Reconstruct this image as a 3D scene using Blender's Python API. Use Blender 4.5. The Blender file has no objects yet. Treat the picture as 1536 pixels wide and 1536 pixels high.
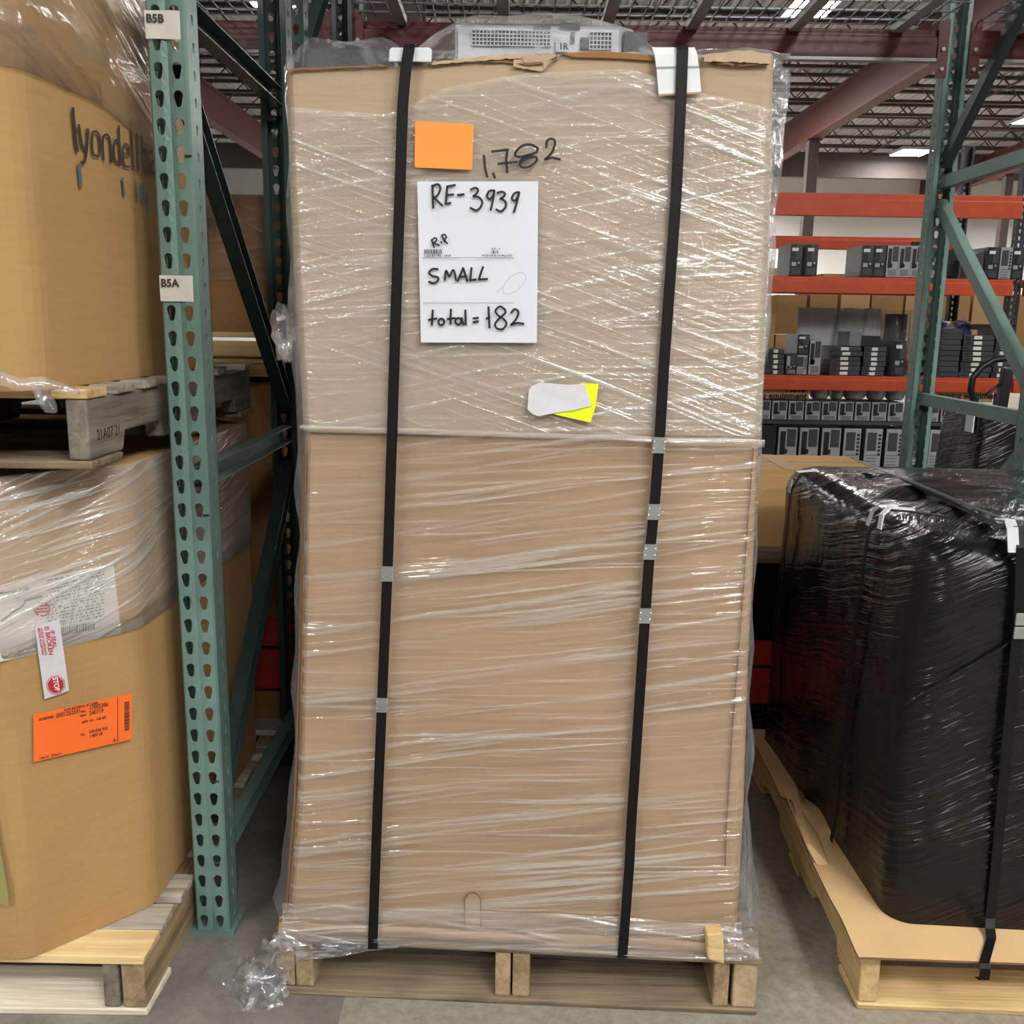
import bpy, bmesh, math, random
from mathutils import Vector, Matrix, noise
import numpy as np
random.seed(7)
sc = bpy.context.scene
COL = sc.collection

# ------------------------------------------------------------------ camera, world, exposure
F_PX = 1430.0; PITCH = math.radians(11.4); ROLL = math.radians(0.89); CAM_H = 1.40
FW = Vector((0, math.cos(PITCH), -math.sin(PITCH)))
_u0 = Vector((0, math.sin(PITCH), math.cos(PITCH))); _r0 = Vector((1, 0, 0))
RT = math.cos(ROLL) * _r0 + math.sin(ROLL) * _u0
UP = -math.sin(ROLL) * _r0 + math.cos(ROLL) * _u0
CAM = Vector((0, 0, CAM_H))
cam_d = bpy.data.cameras.new('camera'); cam = bpy.data.objects.new('camera', cam_d); COL.objects.link(cam)
cam_d.sensor_width = 36; cam_d.lens = F_PX / 1536 * 36; cam_d.clip_start = 0.05; cam_d.clip_end = 200
cam.matrix_world = Matrix(((RT.x, UP.x, -FW.x, 0), (RT.y, UP.y, -FW.y, 0), (RT.z, UP.z, -FW.z, CAM_H), (0, 0, 0, 1)))
sc.camera = cam
sc.view_settings.view_transform = 'Standard'; sc.view_settings.look = 'None'
sc.view_settings.gamma = 1; sc.view_settings.use_curve_mapping = False
sc.view_settings.exposure = 0.0
LAMP = 104.0          # radiance of the high bay diffusers
w = bpy.data.worlds.new('hall_air'); sc.world = w; w.use_nodes = True
w.node_tree.nodes['Background'].inputs[0].default_value = (1.0, 0.985, 0.96, 1)
w.node_tree.nodes['Background'].inputs[1].default_value = 0.10

# ------------------------------------------------------------------ pixel helpers used to measure real positions
def ray(px, py): return FW + RT * ((px - 768) / F_PX) - UP * ((py - 768) / F_PX)
def at(px, py, Y):
    v = ray(px, py); return CAM + v * (Y / v.y)
def fl(px, py, z=0.0):
    v = ray(px, py); return CAM + v * ((z - CAM_H) / v.z)
def atx(px, py, X):
    v = ray(px, py); return CAM + v * (X / v.x)
FY0, FA, FB = 1.765, -0.0466, 0.02       # front plane of the centre load: Y = FY0 + FA*X + FB*(z-.15)
def front_y(X, z, off=0.0): return FY0 - off + FA * X + FB * (z - .15)
def fp(px, py, off=0.0):
    v = ray(px, py); t = (FY0 - off + FB * (CAM_H - .15)) / (v.y - FA * v.x - FB * v.z); return CAM + v * t

# ------------------------------------------------------------------ materials
def srgb(r, g, b):
    f = lambda c: (c / 255 / 12.92) if c / 255 <= 0.04045 else ((c / 255 + 0.055) / 1.055) ** 2.4
    return (f(r), f(g), f(b), 1)
class NT:
    def __init__(s, name):
        s.m = bpy.data.materials.new(name); s.m.use_nodes = True; s.t = s.m.node_tree; s.t.nodes.clear()
        s.out = s.n('ShaderNodeOutputMaterial')
    def n(s, typ, **kw):
        nd = s.t.nodes.new(typ)
        for k, v in kw.items(): setattr(nd, k, v)
        return nd
    def l(s, a, b): s.t.links.new(a, b)
    def math(s, op, a, b=None, c=None):
        nd = s.n('ShaderNodeMath', operation=op)
        for i, v in enumerate((a, b, c)):
            if v is None: continue
            if isinstance(v, (int, float)): nd.inputs[i].default_value = v
            else: s.l(v, nd.inputs[i])
        return nd.outputs[0]
    def noise(s, vec, scale, detail=3, rough=0.55, dist=0.0):
        nd = s.n('ShaderNodeTexNoise'); nd.inputs['Scale'].default_value = scale
        nd.inputs['Detail'].default_value = detail; nd.inputs['Roughness'].default_value = rough
        nd.inputs['Distortion'].default_value = dist
        if vec is not None: s.l(vec, nd.inputs['Vector'])
        return nd.outputs['Fac']
    def ramp(s, fac, stops):
        nd = s.n('ShaderNodeValToRGB'); s.l(fac, nd.inputs[0]); e = nd.color_ramp.elements
        e[0].position, e[0].color = stops[0]; e[1].position, e[1].color = stops[-1]
        for p, c in stops[1:-1]:
            x = e.new(p); x.color = c
        return nd.outputs[0]
    def rng(s, fac, a, b, c=0.0, d=1.0):
        nd = s.n('ShaderNodeMapRange'); s.l(fac, nd.inputs[0])
        for i, v in zip((1, 2, 3, 4), (a, b, c, d)): nd.inputs[i].default_value = v
        return nd.outputs[0]
    def scale(s, vec, sx, sy, sz):
        nd = s.n('ShaderNodeVectorMath', operation='MULTIPLY'); s.l(vec, nd.inputs[0]); nd.inputs[1].default_value = (sx, sy, sz); return nd.outputs[0]
    def bump(s, h, strength, dist=0.01):
        nd = s.n('ShaderNodeBump'); nd.inputs['Strength'].default_value = strength; nd.inputs['Distance'].default_value = dist
        s.l(h, nd.inputs['Height']); return nd.outputs[0]
    def bsdf(s, col=None, rough=0.5, metal=0.0, normal=None, spec=0.5):
        nd = s.n('ShaderNodeBsdfPrincipled')
        if col is not None:
            if isinstance(col, tuple): nd.inputs['Base Color'].default_value = col
            else: s.l(col, nd.inputs['Base Color'])
        if isinstance(rough, (int, float)): nd.inputs['Roughness'].default_value = rough
        else: s.l(rough, nd.inputs['Roughness'])
        nd.inputs['Metallic'].default_value = metal; nd.inputs['Specular IOR Level'].default_value = spec
        if normal is not None: s.l(normal, nd.inputs['Normal'])
        return nd.outputs[0]
    def obj(s): return s.n('ShaderNodeTexCoord').outputs['Object']
    def end(s, sh): s.l(sh, s.out.inputs[0]); return s.m
def dim(c, k): return (c[0] * k, c[1] * k, c[2] * k, 1)

def m_plain(name, col, rough=0.5, metal=0.0, mott=0.08, sc_=12, bump=0.0, bsc=60, spec=0.5):
    t = NT(name); o = t.obj(); f = t.noise(o, sc_, 4)
    c = t.ramp(f, [(0.3, dim(col, 1 - mott)), (0.7, dim(col, 1 + mott))])
    nm = t.bump(t.noise(o, bsc, 3), bump, 0.004) if bump else None
    return t.end(t.bsdf(c, rough, metal, nm, spec))
def m_card(name, col, flute=(0, 0, 1), rough=0.85):
    t = NT(name); o = t.obj()
    fine = t.noise(o, 160, 4, .7); big = t.noise(o, 3.0, 3)
    fib = t.noise(t.scale(o, 8, 8, 120), 1.0, 2)
    f = t.math('ADD', t.math('MULTIPLY', fine, .25), t.math('ADD', t.math('MULTIPLY', big, .45), t.math('MULTIPLY', fib, .3)))
    c = t.ramp(f, [(0.32, dim(col, .86)), (0.5, col), (0.68, dim(col, 1.10))])
    return t.end(t.bsdf(c, rough, 0, t.bump(fib, .12, .003), .25))
def m_wood(name, a, b, axis, rough=0.85):
    t = NT(name); o = t.obj(); s = [26, 26, 26]; s[axis] = 1.3
    ri = t.n('ShaderNodeObjectInfo').outputs['Random']
    add = t.n('ShaderNodeVectorMath', operation='ADD'); t.l(o, add.inputs[0])
    cx = t.n('ShaderNodeCombineXYZ'); t.l(t.math('MULTIPLY', ri, 7.0), cx.inputs[axis]); t.l(cx.outputs[0], add.inputs[1])
    g = t.noise(t.scale(add.outputs[0], *s), 1.5, 5, .65, .6)
    st = t.noise(add.outputs[0], 6, 3)
    f = t.math('ADD', t.math('MULTIPLY', g, .65), t.math('ADD', t.math('MULTIPLY', st, .3), t.math('MULTIPLY', t.math('SUBTRACT', ri, .5), .12)))
    c = t.ramp(f, [(0.3, a), (0.62, b)])
    gr = t.noise(t.scale(add.outputs[0], *[x * 3 for x in s]), 1.5, 3)
    return t.end(t.bsdf(c, rough, 0, t.bump(t.math('ADD', g, gr), .5, .004), .2))
def m_paint(name, col, rough=0.38, wear=None, spec=.5):
    t = NT(name); o = t.obj(); f = t.noise(o, 9, 4); sc2 = t.noise(o, 55, 5, .7)
    c = t.ramp(f, [(0.3, dim(col, .88)), (0.7, dim(col, 1.08))])
    if wear:
        mx = t.n('ShaderNodeMixRGB'); t.l(t.rng(sc2, .66, .72, 0, .8), mx.inputs[0]); t.l(c, mx.inputs[1]); mx.inputs[2].default_value = wear; c = mx.outputs[0]
    return t.end(t.bsdf(c, t.rng(sc2, .3, .7, rough - .08, rough + .1), 0, t.bump(t.noise(o, 130, 2), .06, .002), spec))
def m_film(name, base, fam, tint=(.93, .94, .96, 1), rough=.12, haze=.35, bstr=.9, thin=1.0, dark=.80):
    """Clear stretch film: see-through layers, bunched into pleats that are whiter and catch the lamps.
    fam: (slope, frequency across, frequency along, weight) for each direction the roll was pulled in."""
    t = NT(name); o = t.obj(); sp = t.n('ShaderNodeSeparateXYZ'); t.l(o, sp.inputs[0])
    X = t.math('ADD', sp.outputs[0], t.math('MULTIPLY', sp.outputs[1], .83)); Z = sp.outputs[2]
    wob = t.math('MULTIPLY', t.noise(o, 2.2, 2), .028)
    H = None; R = None; D = None
    for (sl, fc, fa, wt) in fam:
        v = t.math('SUBTRACT', t.math('ADD', Z, wob), t.math('MULTIPLY', X, sl))
        cb = t.n('ShaderNodeCombineXYZ'); t.l(t.math('MULTIPLY', X, fa), cb.inputs[0]); t.l(t.math('MULTIPLY', v, fc), cb.inputs[1]); cb.inputs[2].default_value = sl * 37
        nz = t.noise(cb.outputs[0], 1.0, 2.5, .6)
        patch = t.rng(t.noise(t.scale(o, 1, 1, 1.6), 2.6 + sl, 2), .36, .62, .25, 1)
        rg = t.math('MULTIPLY', t.rng(nz, .57, .67), t.math('MULTIPLY', patch, wt))
        h = t.math('MULTIPLY', t.math('MULTIPLY', nz, wt), patch)
        dk = t.math('MULTIPLY', t.rng(nz, .45, .34), t.math('MULTIPLY', patch, wt)); D = dk if D is None else t.math('MAXIMUM', D, dk)
        H = h if H is None else t.math('ADD', H, h); R = rg if R is None else t.math('MAXIMUM', R, rg)
    nm = t.bump(H, bstr, .012)
    gl = t.n('ShaderNodeBsdfGlossy'); gl.inputs['Roughness'].default_value = rough; t.l(nm, gl.inputs['Normal']); gl.inputs['Color'].default_value = (1, 1, 1, 1)
    df = t.n('ShaderNodeBsdfDiffuse'); df.inputs['Color'].default_value = tint; t.l(t.bump(H, bstr * .45, .010), df.inputs['Normal'])
    tr = t.n('ShaderNodeBsdfTransparent'); t.l(t.ramp(D, [(0, (1, 1, 1, 1)), (1, (dark, dark * .98, dark * .96, 1))]), tr.inputs[0])
    m1 = t.n('ShaderNodeMixShader'); t.l(t.math('ADD', t.math('MULTIPLY', R, haze), base), m1.inputs[0]); t.l(tr.outputs[0], m1.inputs[1]); t.l(df.outputs[0], m1.inputs[2])
    fr = t.n('ShaderNodeFresnel'); fr.inputs['IOR'].default_value = 1.42
    m2 = t.n('ShaderNodeMixShader'); t.l(t.math('ADD', t.math('MINIMUM', t.math('MULTIPLY', fr.outputs[0], 1.5 * thin), .22), t.math('MULTIPLY', R, .42 * thin)), m2.inputs[0]); t.l(m1.outputs[0], m2.inputs[1]); t.l(gl.outputs[0], m2.inputs[2])
    return t.end(m2.outputs[0])
def m_blackwrap(name, slope, fc=70, bstr=.6):
    t = NT(name); o = t.obj(); sp = t.n('ShaderNodeSeparateXYZ'); t.l(o, sp.inputs[0])
    X = t.math('ADD', sp.outputs[0], sp.outputs[1]); v = t.math('SUBTRACT', t.math('ADD', sp.outputs[2], t.math('MULTIPLY', t.math('SUBTRACT', sp.outputs[1], sp.outputs[0]), .35)), t.math('MULTIPLY', X, slope))
    wob = t.math('MULTIPLY', t.noise(o, 3, 2), .06)
    cb = t.n('ShaderNodeCombineXYZ'); t.l(t.math('MULTIPLY', X, 2.6), cb.inputs[0]); t.l(t.math('MULTIPLY', t.math('ADD', v, wob), fc), cb.inputs[1])
    nz = t.noise(cb.outputs[0], 1, 3, .6); patch = t.rng(t.noise(o, 3.2, 3), .40, .66, .12, 1)
    h = t.math('ADD', t.math('MULTIPLY', nz, patch), t.math('MULTIPLY', t.noise(o, 14, 3), .25))
    return t.end(t.bsdf(srgb(17, 17, 19), .20, 0, t.bump(h, bstr, .016), .36))
def m_emit(name, col, s):
    t = NT(name); e = t.n('ShaderNodeEmission'); e.inputs[0].default_value = col; e.inputs[1].default_value = s; return t.end(e.outputs[0])
def m_concrete():
    t = NT('concrete'); o = t.obj()
    a = t.noise(o, 1.3, 5, .6); b = t.noise(o, 45, 5, .7); s = t.noise(o, 6, 4, .65)
    f = t.math('ADD', t.math('MULTIPLY', a, .45), t.math('ADD', t.math('MULTIPLY', b, .25), t.math('MULTIPLY', s, .3)))
    c = t.ramp(f, [(.34, srgb(84, 80, 76)), (.5, srgb(118, 113, 107)), (.64, srgb(146, 140, 132))])
    sp = t.n('ShaderNodeSeparateXYZ'); t.l(o, sp.inputs[0])
    slab = t.math('GREATER_THAN', sp.outputs[0], -.335)   # newer, sandier slab
    mx = t.n('ShaderNodeMixRGB'); t.l(t.math('MULTIPLY', slab, .5), mx.inputs[0]); t.l(c, mx.inputs[1])
    t.l(t.ramp(b, [(.3, srgb(132, 124, 110)), (.7, srgb(176, 168, 152))]), mx.inputs[2])
    return t.end(t.bsdf(mx.outputs[0], t.rng(s, .3, .7, .45, .75), 0, t.bump(b, .25, .004), .35))

M = {}
M['concrete'] = m_concrete()
M['kraft'] = m_card('kraft_board', srgb(169, 142, 113))
M['kraft_top'] = m_card('kraft_board_pale', srgb(170, 150, 125))
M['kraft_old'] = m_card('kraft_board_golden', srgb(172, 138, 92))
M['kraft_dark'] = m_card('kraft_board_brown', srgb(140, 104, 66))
M['kraft_edge'] = m_card('kraft_cut_edge', srgb(120, 92, 66))
M['sheet_card'] = m_card('kraft_sheet', srgb(206, 172, 128))
M['moving_box'] = m_card('moving_carton_board', srgb(196, 160, 116))
M['green_wash'] = m_plain('green_wash', srgb(148, 146, 90), .8, 0, .22, 5)
M['wood_x'] = m_wood('weathered_wood_along_width', srgb(64, 56, 48), srgb(142, 126, 104), 0)
M['wood_y'] = m_wood('weathered_wood_along_depth', srgb(84, 70, 56), srgb(170, 146, 114), 1)
M['new_x'] = m_wood('fresh_wood_along_width', srgb(178, 146, 98), srgb(226, 200, 150), 0)
M['new_y'] = m_wood('fresh_wood_along_depth', srgb(150, 124, 84), srgb(206, 180, 132), 1)
M['white_wood'] = m_wood('pale_wood_along_width', srgb(196, 186, 164), srgb(232, 226, 208), 0)
M['tan_y'] = m_wood('tan_wood_along_depth', srgb(112, 95, 72), srgb(176, 156, 124), 1)
M['grey_y'] = m_wood('grey_wood_along_depth', srgb(70, 66, 60), srgb(140, 132, 120), 1)
M['grey_x'] = m_wood('grey_wood_along_width', srgb(92, 88, 80), srgb(190, 182, 168), 0)
M['film_up'] = m_film('stretch_film_many_layers', .20, [(-.36, 120, 2.0, 1.0), (.22, 90, 2.2, .8), (.03, 130, 2.6, .7)], (.70, .68, .65, 1), .16, .42, .75, .85)
M['film_low'] = m_film('stretch_film_few_layers', .045, [(.14, 62, 1.2, 1.0), (.05, 100, 1.8, .7), (.20, 40, .9, .8)], (.84, .80, .75, 1), .15, .42, .75)
M['film_loose'] = m_film('stretch_film_loose', .06, [(.3, 14, 6, .8), (-.5, 16, 7, .8), (1.4, 12, 9, .7)], (.86, .89, .95, 1), .12, .45, 1.0)
M['film_side'] = m_film('stretch_film_side', .18, [(.05, 30, 6, .8), (2.5, 8, 10, .8)], (.66, .70, .78, 1), .14, .5, 1.0)
M['film_bottom'] = m_film('stretch_film_bottom', .10, [(.10, 70, 2.0, 1.0), (-.14, 60, 2.4, .8), (.02, 110, 3, .8)], (.88, .86, .86, 1), .15, .55, 1.0, 1.0)
M['film_old'] = m_film('stretch_film_gaylord', .18, [(.30, 80, 1.8, 1.0), (.12, 110, 2.2, .8)], (.86, .86, .86, 1), .14, .6, .8)
M['film_old_up'] = m_film('stretch_film_gaylord_top', .05, [(-.5, 30, 4, 1.0), (.2, 34, 3, .6)], (.84, .84, .86, 1), .13, .2, .5)
M['hem'] = m_film('film_hem', .22, [(-.012, 160, 1.2, 1.0), (.03, 60, 2, .6)], (.88, .86, .84, 1), .16, .6, .9)
M['strap'] = m_plain('black_strap', srgb(15, 14, 15), .5, 0, .15, 90, .15, 200, .22)
M['seal'] = m_plain('galvanised_seal', srgb(168, 174, 176), .38, .75, .08, 60)
M['protector'] = m_plain('white_plastic_angle', srgb(206, 211, 216), .5)
M['paper'] = m_plain('white_paper', srgb(206, 211, 222), .7, 0, .025, 6, .12, 9)
M['paper_dull'] = m_plain('dull_paper', srgb(206, 204, 198), .7, 0, .05, 18)
M['orange_card'] = m_plain('orange_card', srgb(252, 146, 56), .6, 0, .03, 14, .1, 20)
M['orange_label'] = m_plain('orange_label', srgb(246, 112, 40), .55, 0, .03, 14)
M['yellow'] = m_plain('fluorescent_yellow', srgb(222, 236, 8), .6, 0, .03)
M['tape_white'] = m_plain('white_tape', srgb(204, 204, 211), .4, 0, .06, 30, 1.0, 16)
M['ink'] = m_plain('black_marker_ink', srgb(22, 22, 24), .55, 0, .1)
M['print'] = m_plain('dark_print', srgb(48, 44, 42), .7, 0, .1)
M['print_mid'] = m_plain('grey_print', srgb(120, 118, 116), .7, 0, .1)
M['print_blue'] = m_plain('blue_print', srgb(78, 104, 112), .7, 0, .1)
M['red_print'] = m_plain('red_print', srgb(176, 40, 52), .6, 0, .08)
M['white_print'] = m_plain('white_print', srgb(236, 232, 228), .6)
M['pencil'] = m_plain('pencil_grey', srgb(120, 120, 126), .7)
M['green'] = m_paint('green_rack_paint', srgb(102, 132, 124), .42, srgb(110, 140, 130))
M['green_shaded'] = m_paint('green_rack_paint_shaded', srgb(40, 58, 57), .4, srgb(60, 76, 76))  # same green paint with the shade of rear posts and braces in its colour
M['red_beam'] = m_paint('dark_red_beam_paint', srgb(84, 25, 25), .45)
M['orange_beam'] = m_paint('orange_beam_paint', srgb(192, 74, 36), .42)
M['navy_post'] = m_paint('navy_post_paint', srgb(46, 52, 66), .45)
M['bolt'] = m_plain('bolt_steel', srgb(150, 150, 148), .35, .8)
M['wire'] = m_plain('deck_wire', srgb(92, 94, 98), .4, .6)
M['galv'] = m_plain('galvanised_channel', srgb(160, 161, 164), .4, .1)
M['maroon'] = m_paint('maroon_primer', srgb(98, 52, 48), .6)
M['column_dark'] = m_paint('dark_column_paint', srgb(50, 26, 24), .6)
M['joist'] = m_paint('brown_grey_joist', srgb(78, 66, 64), .6)
M['deck'] = m_plain('roof_deck', srgb(196, 196, 198), .6, 0, .06, 2)
M['wall'] = m_plain('white_wall', srgb(226, 226, 224), .8, 0, .03, 1)
M['housing'] = m_plain('lamp_housing', srgb(190, 190, 190), .5)
M['lamp'] = m_emit('lamp_diffuser', (1.0, .97, .92, 1), LAMP)
M['bw_side'] = m_blackwrap('black_stretch_film', .10, 70, .8)
M['bw_front'] = m_blackwrap('black_stretch_film_front', -.03, 60, .35)
M['pc_grey'] = m_plain('computer_grey_steel', srgb(120, 126, 132), .45, .3)
M['pc_black'] = m_plain('computer_black', srgb(30, 31, 35), .4)
M['pc_char'] = m_plain('computer_charcoal', srgb(62, 64, 70), .4)
M['pc_silver'] = m_plain('computer_silver', srgb(168, 172, 176), .35, .3)
M['pc_white'] = m_plain('computer_pale_steel', srgb(214, 218, 226), .4)
M['low_red'] = m_paint('low_red_beam_paint', srgb(168, 50, 34), .45)
M['pc_label'] = m_plain('computer_white_label', srgb(222, 222, 218), .6)
M['bag_white'] = m_film('white_poly_bag', .78, [(4.0, 9, 8, 1.0), (-5.0, 7, 6, .8)], (.82, .85, .88, 1), .2, .4, 1.0)
M['bag_black'] = m_film('dark_poly_bag', .10, [(4.0, 9, 8, 1.0), (-5.0, 7, 6, .8)], (.7, .72, .75, 1), .2, .25, 1.0)
M['foil'] = m_plain('foil_bubble_wrap', srgb(200, 202, 206), .3, .1, .25, 30, .9, 40)
M['rubber'] = m_plain('black_rubber', srgb(22, 22, 24), .35)
M['jack_red'] = m_paint('pallet_truck_paint', srgb(40, 40, 44), .4)

# ------------------------------------------------------------------ mesh collector
class MB:
    def __init__(s): s.v = []; s.f = []; s.mi = []; s.cur = 0
    def add(s, vs, fs):
        b = len(s.v); s.v += [Vector(v) for v in vs]
        for f in fs: s.f.append([b + i for i in f]); s.mi.append(s.cur)
        return s
    def box(s, x0, x1, y0, y1, z0, z1):
        return s.hexa([(x0, y0, z0), (x1, y0, z0), (x1, y1, z0), (x0, y1, z0), (x0, y0, z1), (x1, y0, z1), (x1, y1, z1), (x0, y1, z1)])
    def hexa(s, p): return s.add(p, [(3, 2, 1, 0), (4, 5, 6, 7), (0, 1, 5, 4), (1, 2, 6, 5), (2, 3, 7, 6), (3, 0, 4, 7)])
    def bar(s, a, b, wd, ht, up=(0, 0, 1)):
        a = Vector(a); b = Vector(b); d = (b - a).normalized(); u = Vector(up); sd = d.cross(u)
        if sd.length < 1e-4: sd = d.cross(Vector((1, 0, 0)))
        sd.normalize(); u = sd.cross(d); sd *= wd / 2; u *= ht / 2
        return s.hexa([a - sd - u, a + sd - u, b + sd - u, b - sd - u, a - sd + u, a + sd + u, b + sd + u, b - sd + u])
    def tube(s, path, r, n=8, cap=True, closed=False):
        path = [Vector(p) for p in path]; N = len(path); rings = []; prev = None
        for i, p in enumerate(path):
            a = path[i - 1] if (i > 0 or closed) else p; c = path[(i + 1) % N] if (i < N - 1 or closed) else p
            d = (c - a).normalized(); ref = prev if prev is not None else (Vector((0, 0, 1)) if abs(d.z) < .9 else Vector((1, 0, 0)))
            x = (ref - d * ref.dot(d)).normalized(); prev = x; y = d.cross(x); rr = r[i] if isinstance(r, (list, tuple)) else r
            rings.append([p + (x * math.cos(2 * math.pi * k / n) + y * math.sin(2 * math.pi * k / n)) * rr for k in range(n)])
        vs = [q for R in rings for q in R]; fs = []
        for i in range(N if closed else N - 1):
            j = (i + 1) % N
            for k in range(n): fs.append((i * n + k, i * n + (k + 1) % n, j * n + (k + 1) % n, j * n + k))
        if cap and not closed: fs += [tuple(range(n - 1, -1, -1)), tuple((N - 1) * n + k for k in range(n))]
        return s.add(vs, fs)
    def prism(s, poly, d):
        """poly: 3-D outline, d: thickness vector"""
        n = len(poly); d = Vector(d); vs = [Vector(p) for p in poly] + [Vector(p) + d for p in poly]
        return s.add(vs, [tuple(range(n - 1, -1, -1)), tuple(range(n, 2 * n))] + [(i, (i + 1) % n, n + (i + 1) % n, n + i) for i in range(n)])
    def grid(s, P, nu, nv, flip=False):
        vs = [P(i / (nu - 1), j / (nv - 1)) for j in range(nv) for i in range(nu)]
        fs = []
        for j in range(nv - 1):
            for i in range(nu - 1):
                q = (j * nu + i, j * nu + i + 1, (j + 1) * nu + i + 1, (j + 1) * nu + i); fs.append(q[::-1] if flip else q)
        return s.add(vs, fs)
    def ribbon(s, pts, wd, P, off=0.0):
        """flat stroke: pts in 2-D, P maps 2-D to the surface"""
        pts = [Vector((p[0], p[1])) for p in pts]
        n = len(pts); L = []; R = []
        for i, p in enumerate(pts):
            a = pts[max(i - 1, 0)]; c = pts[min(i + 1, n - 1)]; d = (c - a)
            d = d.normalized() if d.length > 1e-6 else Vector((1, 0)); nn = Vector((-d.y, d.x)) * wd / 2
            e = Vector((0, 0))
            if i == 0: e = -d * wd * .35
            if i == n - 1: e = d * wd * .35
            L.append(p + nn + e); R.append(p - nn + e)
        return s.add([P(*q) for q in L] + [P(*q) for q in R], [(i, n + i, n + i + 1, i + 1) for i in range(n - 1)])
    def build(s, name, mats, parent=None, smooth=False, bevel=0.0, kind=None, label=None):
        if not isinstance(mats, (list, tuple)): mats = [mats]
        o0 = Vector((0, 0, 0))
        r = parent
        while r is not None: o0 += Vector(r.location); r = r.parent
        me = bpy.data.meshes.new(name); me.from_pydata([tuple(v - o0) for v in s.v], [], s.f)
        for m_ in mats: me.materials.append(M[m_] if isinstance(m_, str) else m_)
        for p, i in zip(me.polygons, s.mi): p.material_index = i; p.use_smooth = smooth
        me.update()
        o = bpy.data.objects.new(name, me); COL.objects.link(o)
        if parent is not None: o.parent = parent
        if bevel:
            b = o.modifiers.new('bevel', 'BEVEL'); b.width = bevel; b.segments = 2; b.limit_method = 'ANGLE'
        if kind: o['kind'] = kind
        if label: o['label'] = label
        return o
def thing(name, label, cat, loc=(0, 0, 0), group=None):
    o = bpy.data.objects.new(name, None); COL.objects.link(o); o.location = loc; o.empty_display_size = .05
    o['label'] = label; o['category'] = cat
    if group: o['group'] = group
    return o
def tag(o, label, cat, group=None):
    o['label'] = label; o['category'] = cat
    if group: o['group'] = group
    return o
def copy_tree(o, parent=None):
    c = o.copy(); COL.objects.link(c)
    if parent is not None: c.parent = parent
    for ch in [x for x in o.children]: copy_tree(ch, c)
    return c
def text_mesh(body, size, P, mb, bold=0.0, sx=1.0, align='LEFT', flipv=False):
    """adds lettering to mb; P maps text units (u right, v up) to the surface"""
    cu = bpy.data.curves.new('t', 'FONT'); cu.body = body; cu.size = size; cu.align_x = align; cu.offset = bold
    cu.resolution_u = 3
    o = bpy.data.objects.new('t', cu); COL.objects.link(o)
    dg = bpy.context.evaluated_depsgraph_get(); me = bpy.data.meshes.new_from_object(o.evaluated_get(dg))
    mb.add([P(v.co.x * sx, v.co.y) for v in me.vertices], [tuple(p.vertices) for p in me.polygons])
    bpy.data.objects.remove(o); bpy.data.curves.remove(cu); bpy.data.meshes.remove(me)
def smooth_line(pts, n=5):
    out = []; P = [Vector((p[0], p[1])) for p in pts]
    if len(P) < 3: return [(p.x, p.y) for p in P]
    for i in range(len(P) - 1):
        a = P[max(i - 1, 0)]; b = P[i]; c = P[i + 1]; d = P[min(i + 2, len(P) - 1)]
        for k in range(n):
            t = k / n
            q = .5 * ((2 * b) + (c - a) * t + (2 * a - 5 * b + 4 * c - d) * t * t + (-a + 3 * b - 3 * c + d) * t ** 3); out.append((q.x, q.y))
    out.append((P[-1].x, P[-1].y)); return out
def lerp_tab(tab, x):
    if x <= tab[0][0]: return tab[0][1]
    for (a, b), (c, d) in zip(tab, tab[1:]):
        if x <= c: return b + (d - b) * (x - a) / (c - a)
    return tab[-1][1]
def nz(x, y, z): return noise.noise(Vector((x, y, z)))

# ------------------------------------------------------------------ the setting
fo = MB().add([(-26, -9, 0), (32, -9, 0), (32, 31, 0), (-26, 31, 0)], [(0, 1, 2, 3)]).build('floor', 'concrete'); fo['kind'] = 'structure'
for nm, b in (('wall_back', (-26, 32, 30, 30.2, 0, 6.6)), ('wall_left', (-26.2, -26, -9, 30.2, 0, 6.6)), ('wall_right', (32, 32.2, -9, 30.2, 0, 6.6))):
    o = MB().box(*b).build(nm, 'wall'); o['kind'] = 'structure'
mb = MB(); P = .16; x = -26.0
prof = []
while x < 32:
    prof += [(x, 6.24), (x + .05, 6.24), (x + .075, 6.29), (x + .135, 6.29)]; x += P
n = len(prof)
mb.add([(a, -9, z) for a, z in prof] + [(a, 30, z) for a, z in prof], [(i, n + i, n + i + 1, i + 1) for i in range(n - 1)])
mb.box(-26, 32, -9, 30, 6.4, 6.5)
ceiling = mb.build('ceiling', 'deck'); ceiling['kind'] = 'structure'
jm = MB()
for z, h in ((6.18, .06), (5.72, .055)): jm.box(-26, 32, -.045, .045, z, z + h)
x = -26.0; k = 0
while x < 31.9:
    za, zb = (5.75, 6.2) if k % 2 == 0 else (6.2, 5.75)
    jm.bar((x, 0, za), (x + .45, 0, zb), .022, .022); x += .45; k += 1
j0 = None
for i in range(22):
    Y = 2.6 + i * 1.25
    if j0 is None: j0 = jm.build('joist', 'joist', ceiling); o = j0
    else: o = j0.copy(); COL.objects.link(o)
    o.location = (0, Y, 0)
for X in (-6.0, 6.0, 12.1):
    g = MB(); g.box(X - .012, X + .012, 5, 30, 5.12, 5.72); g.box(X - .12, X + .12, 5, 30, 5.08, 5.12); g.box(X - .12, X + .12, 5, 30, 5.70, 5.72)
    g.build('girder', 'maroon', ceiling)
MB().box(-26, 32, 26.0, 26.2, 5.15, 5.72).build('girder', 'joist', ceiling)
# bridging rods between the joists
g = MB()
for X in (-9, -3, 2.2, 9.0, 15): g.bar((X, 4, 5.74), (X, 29, 5.74), .03, .03)
g.build('bridging', 'joist', ceiling)

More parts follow.
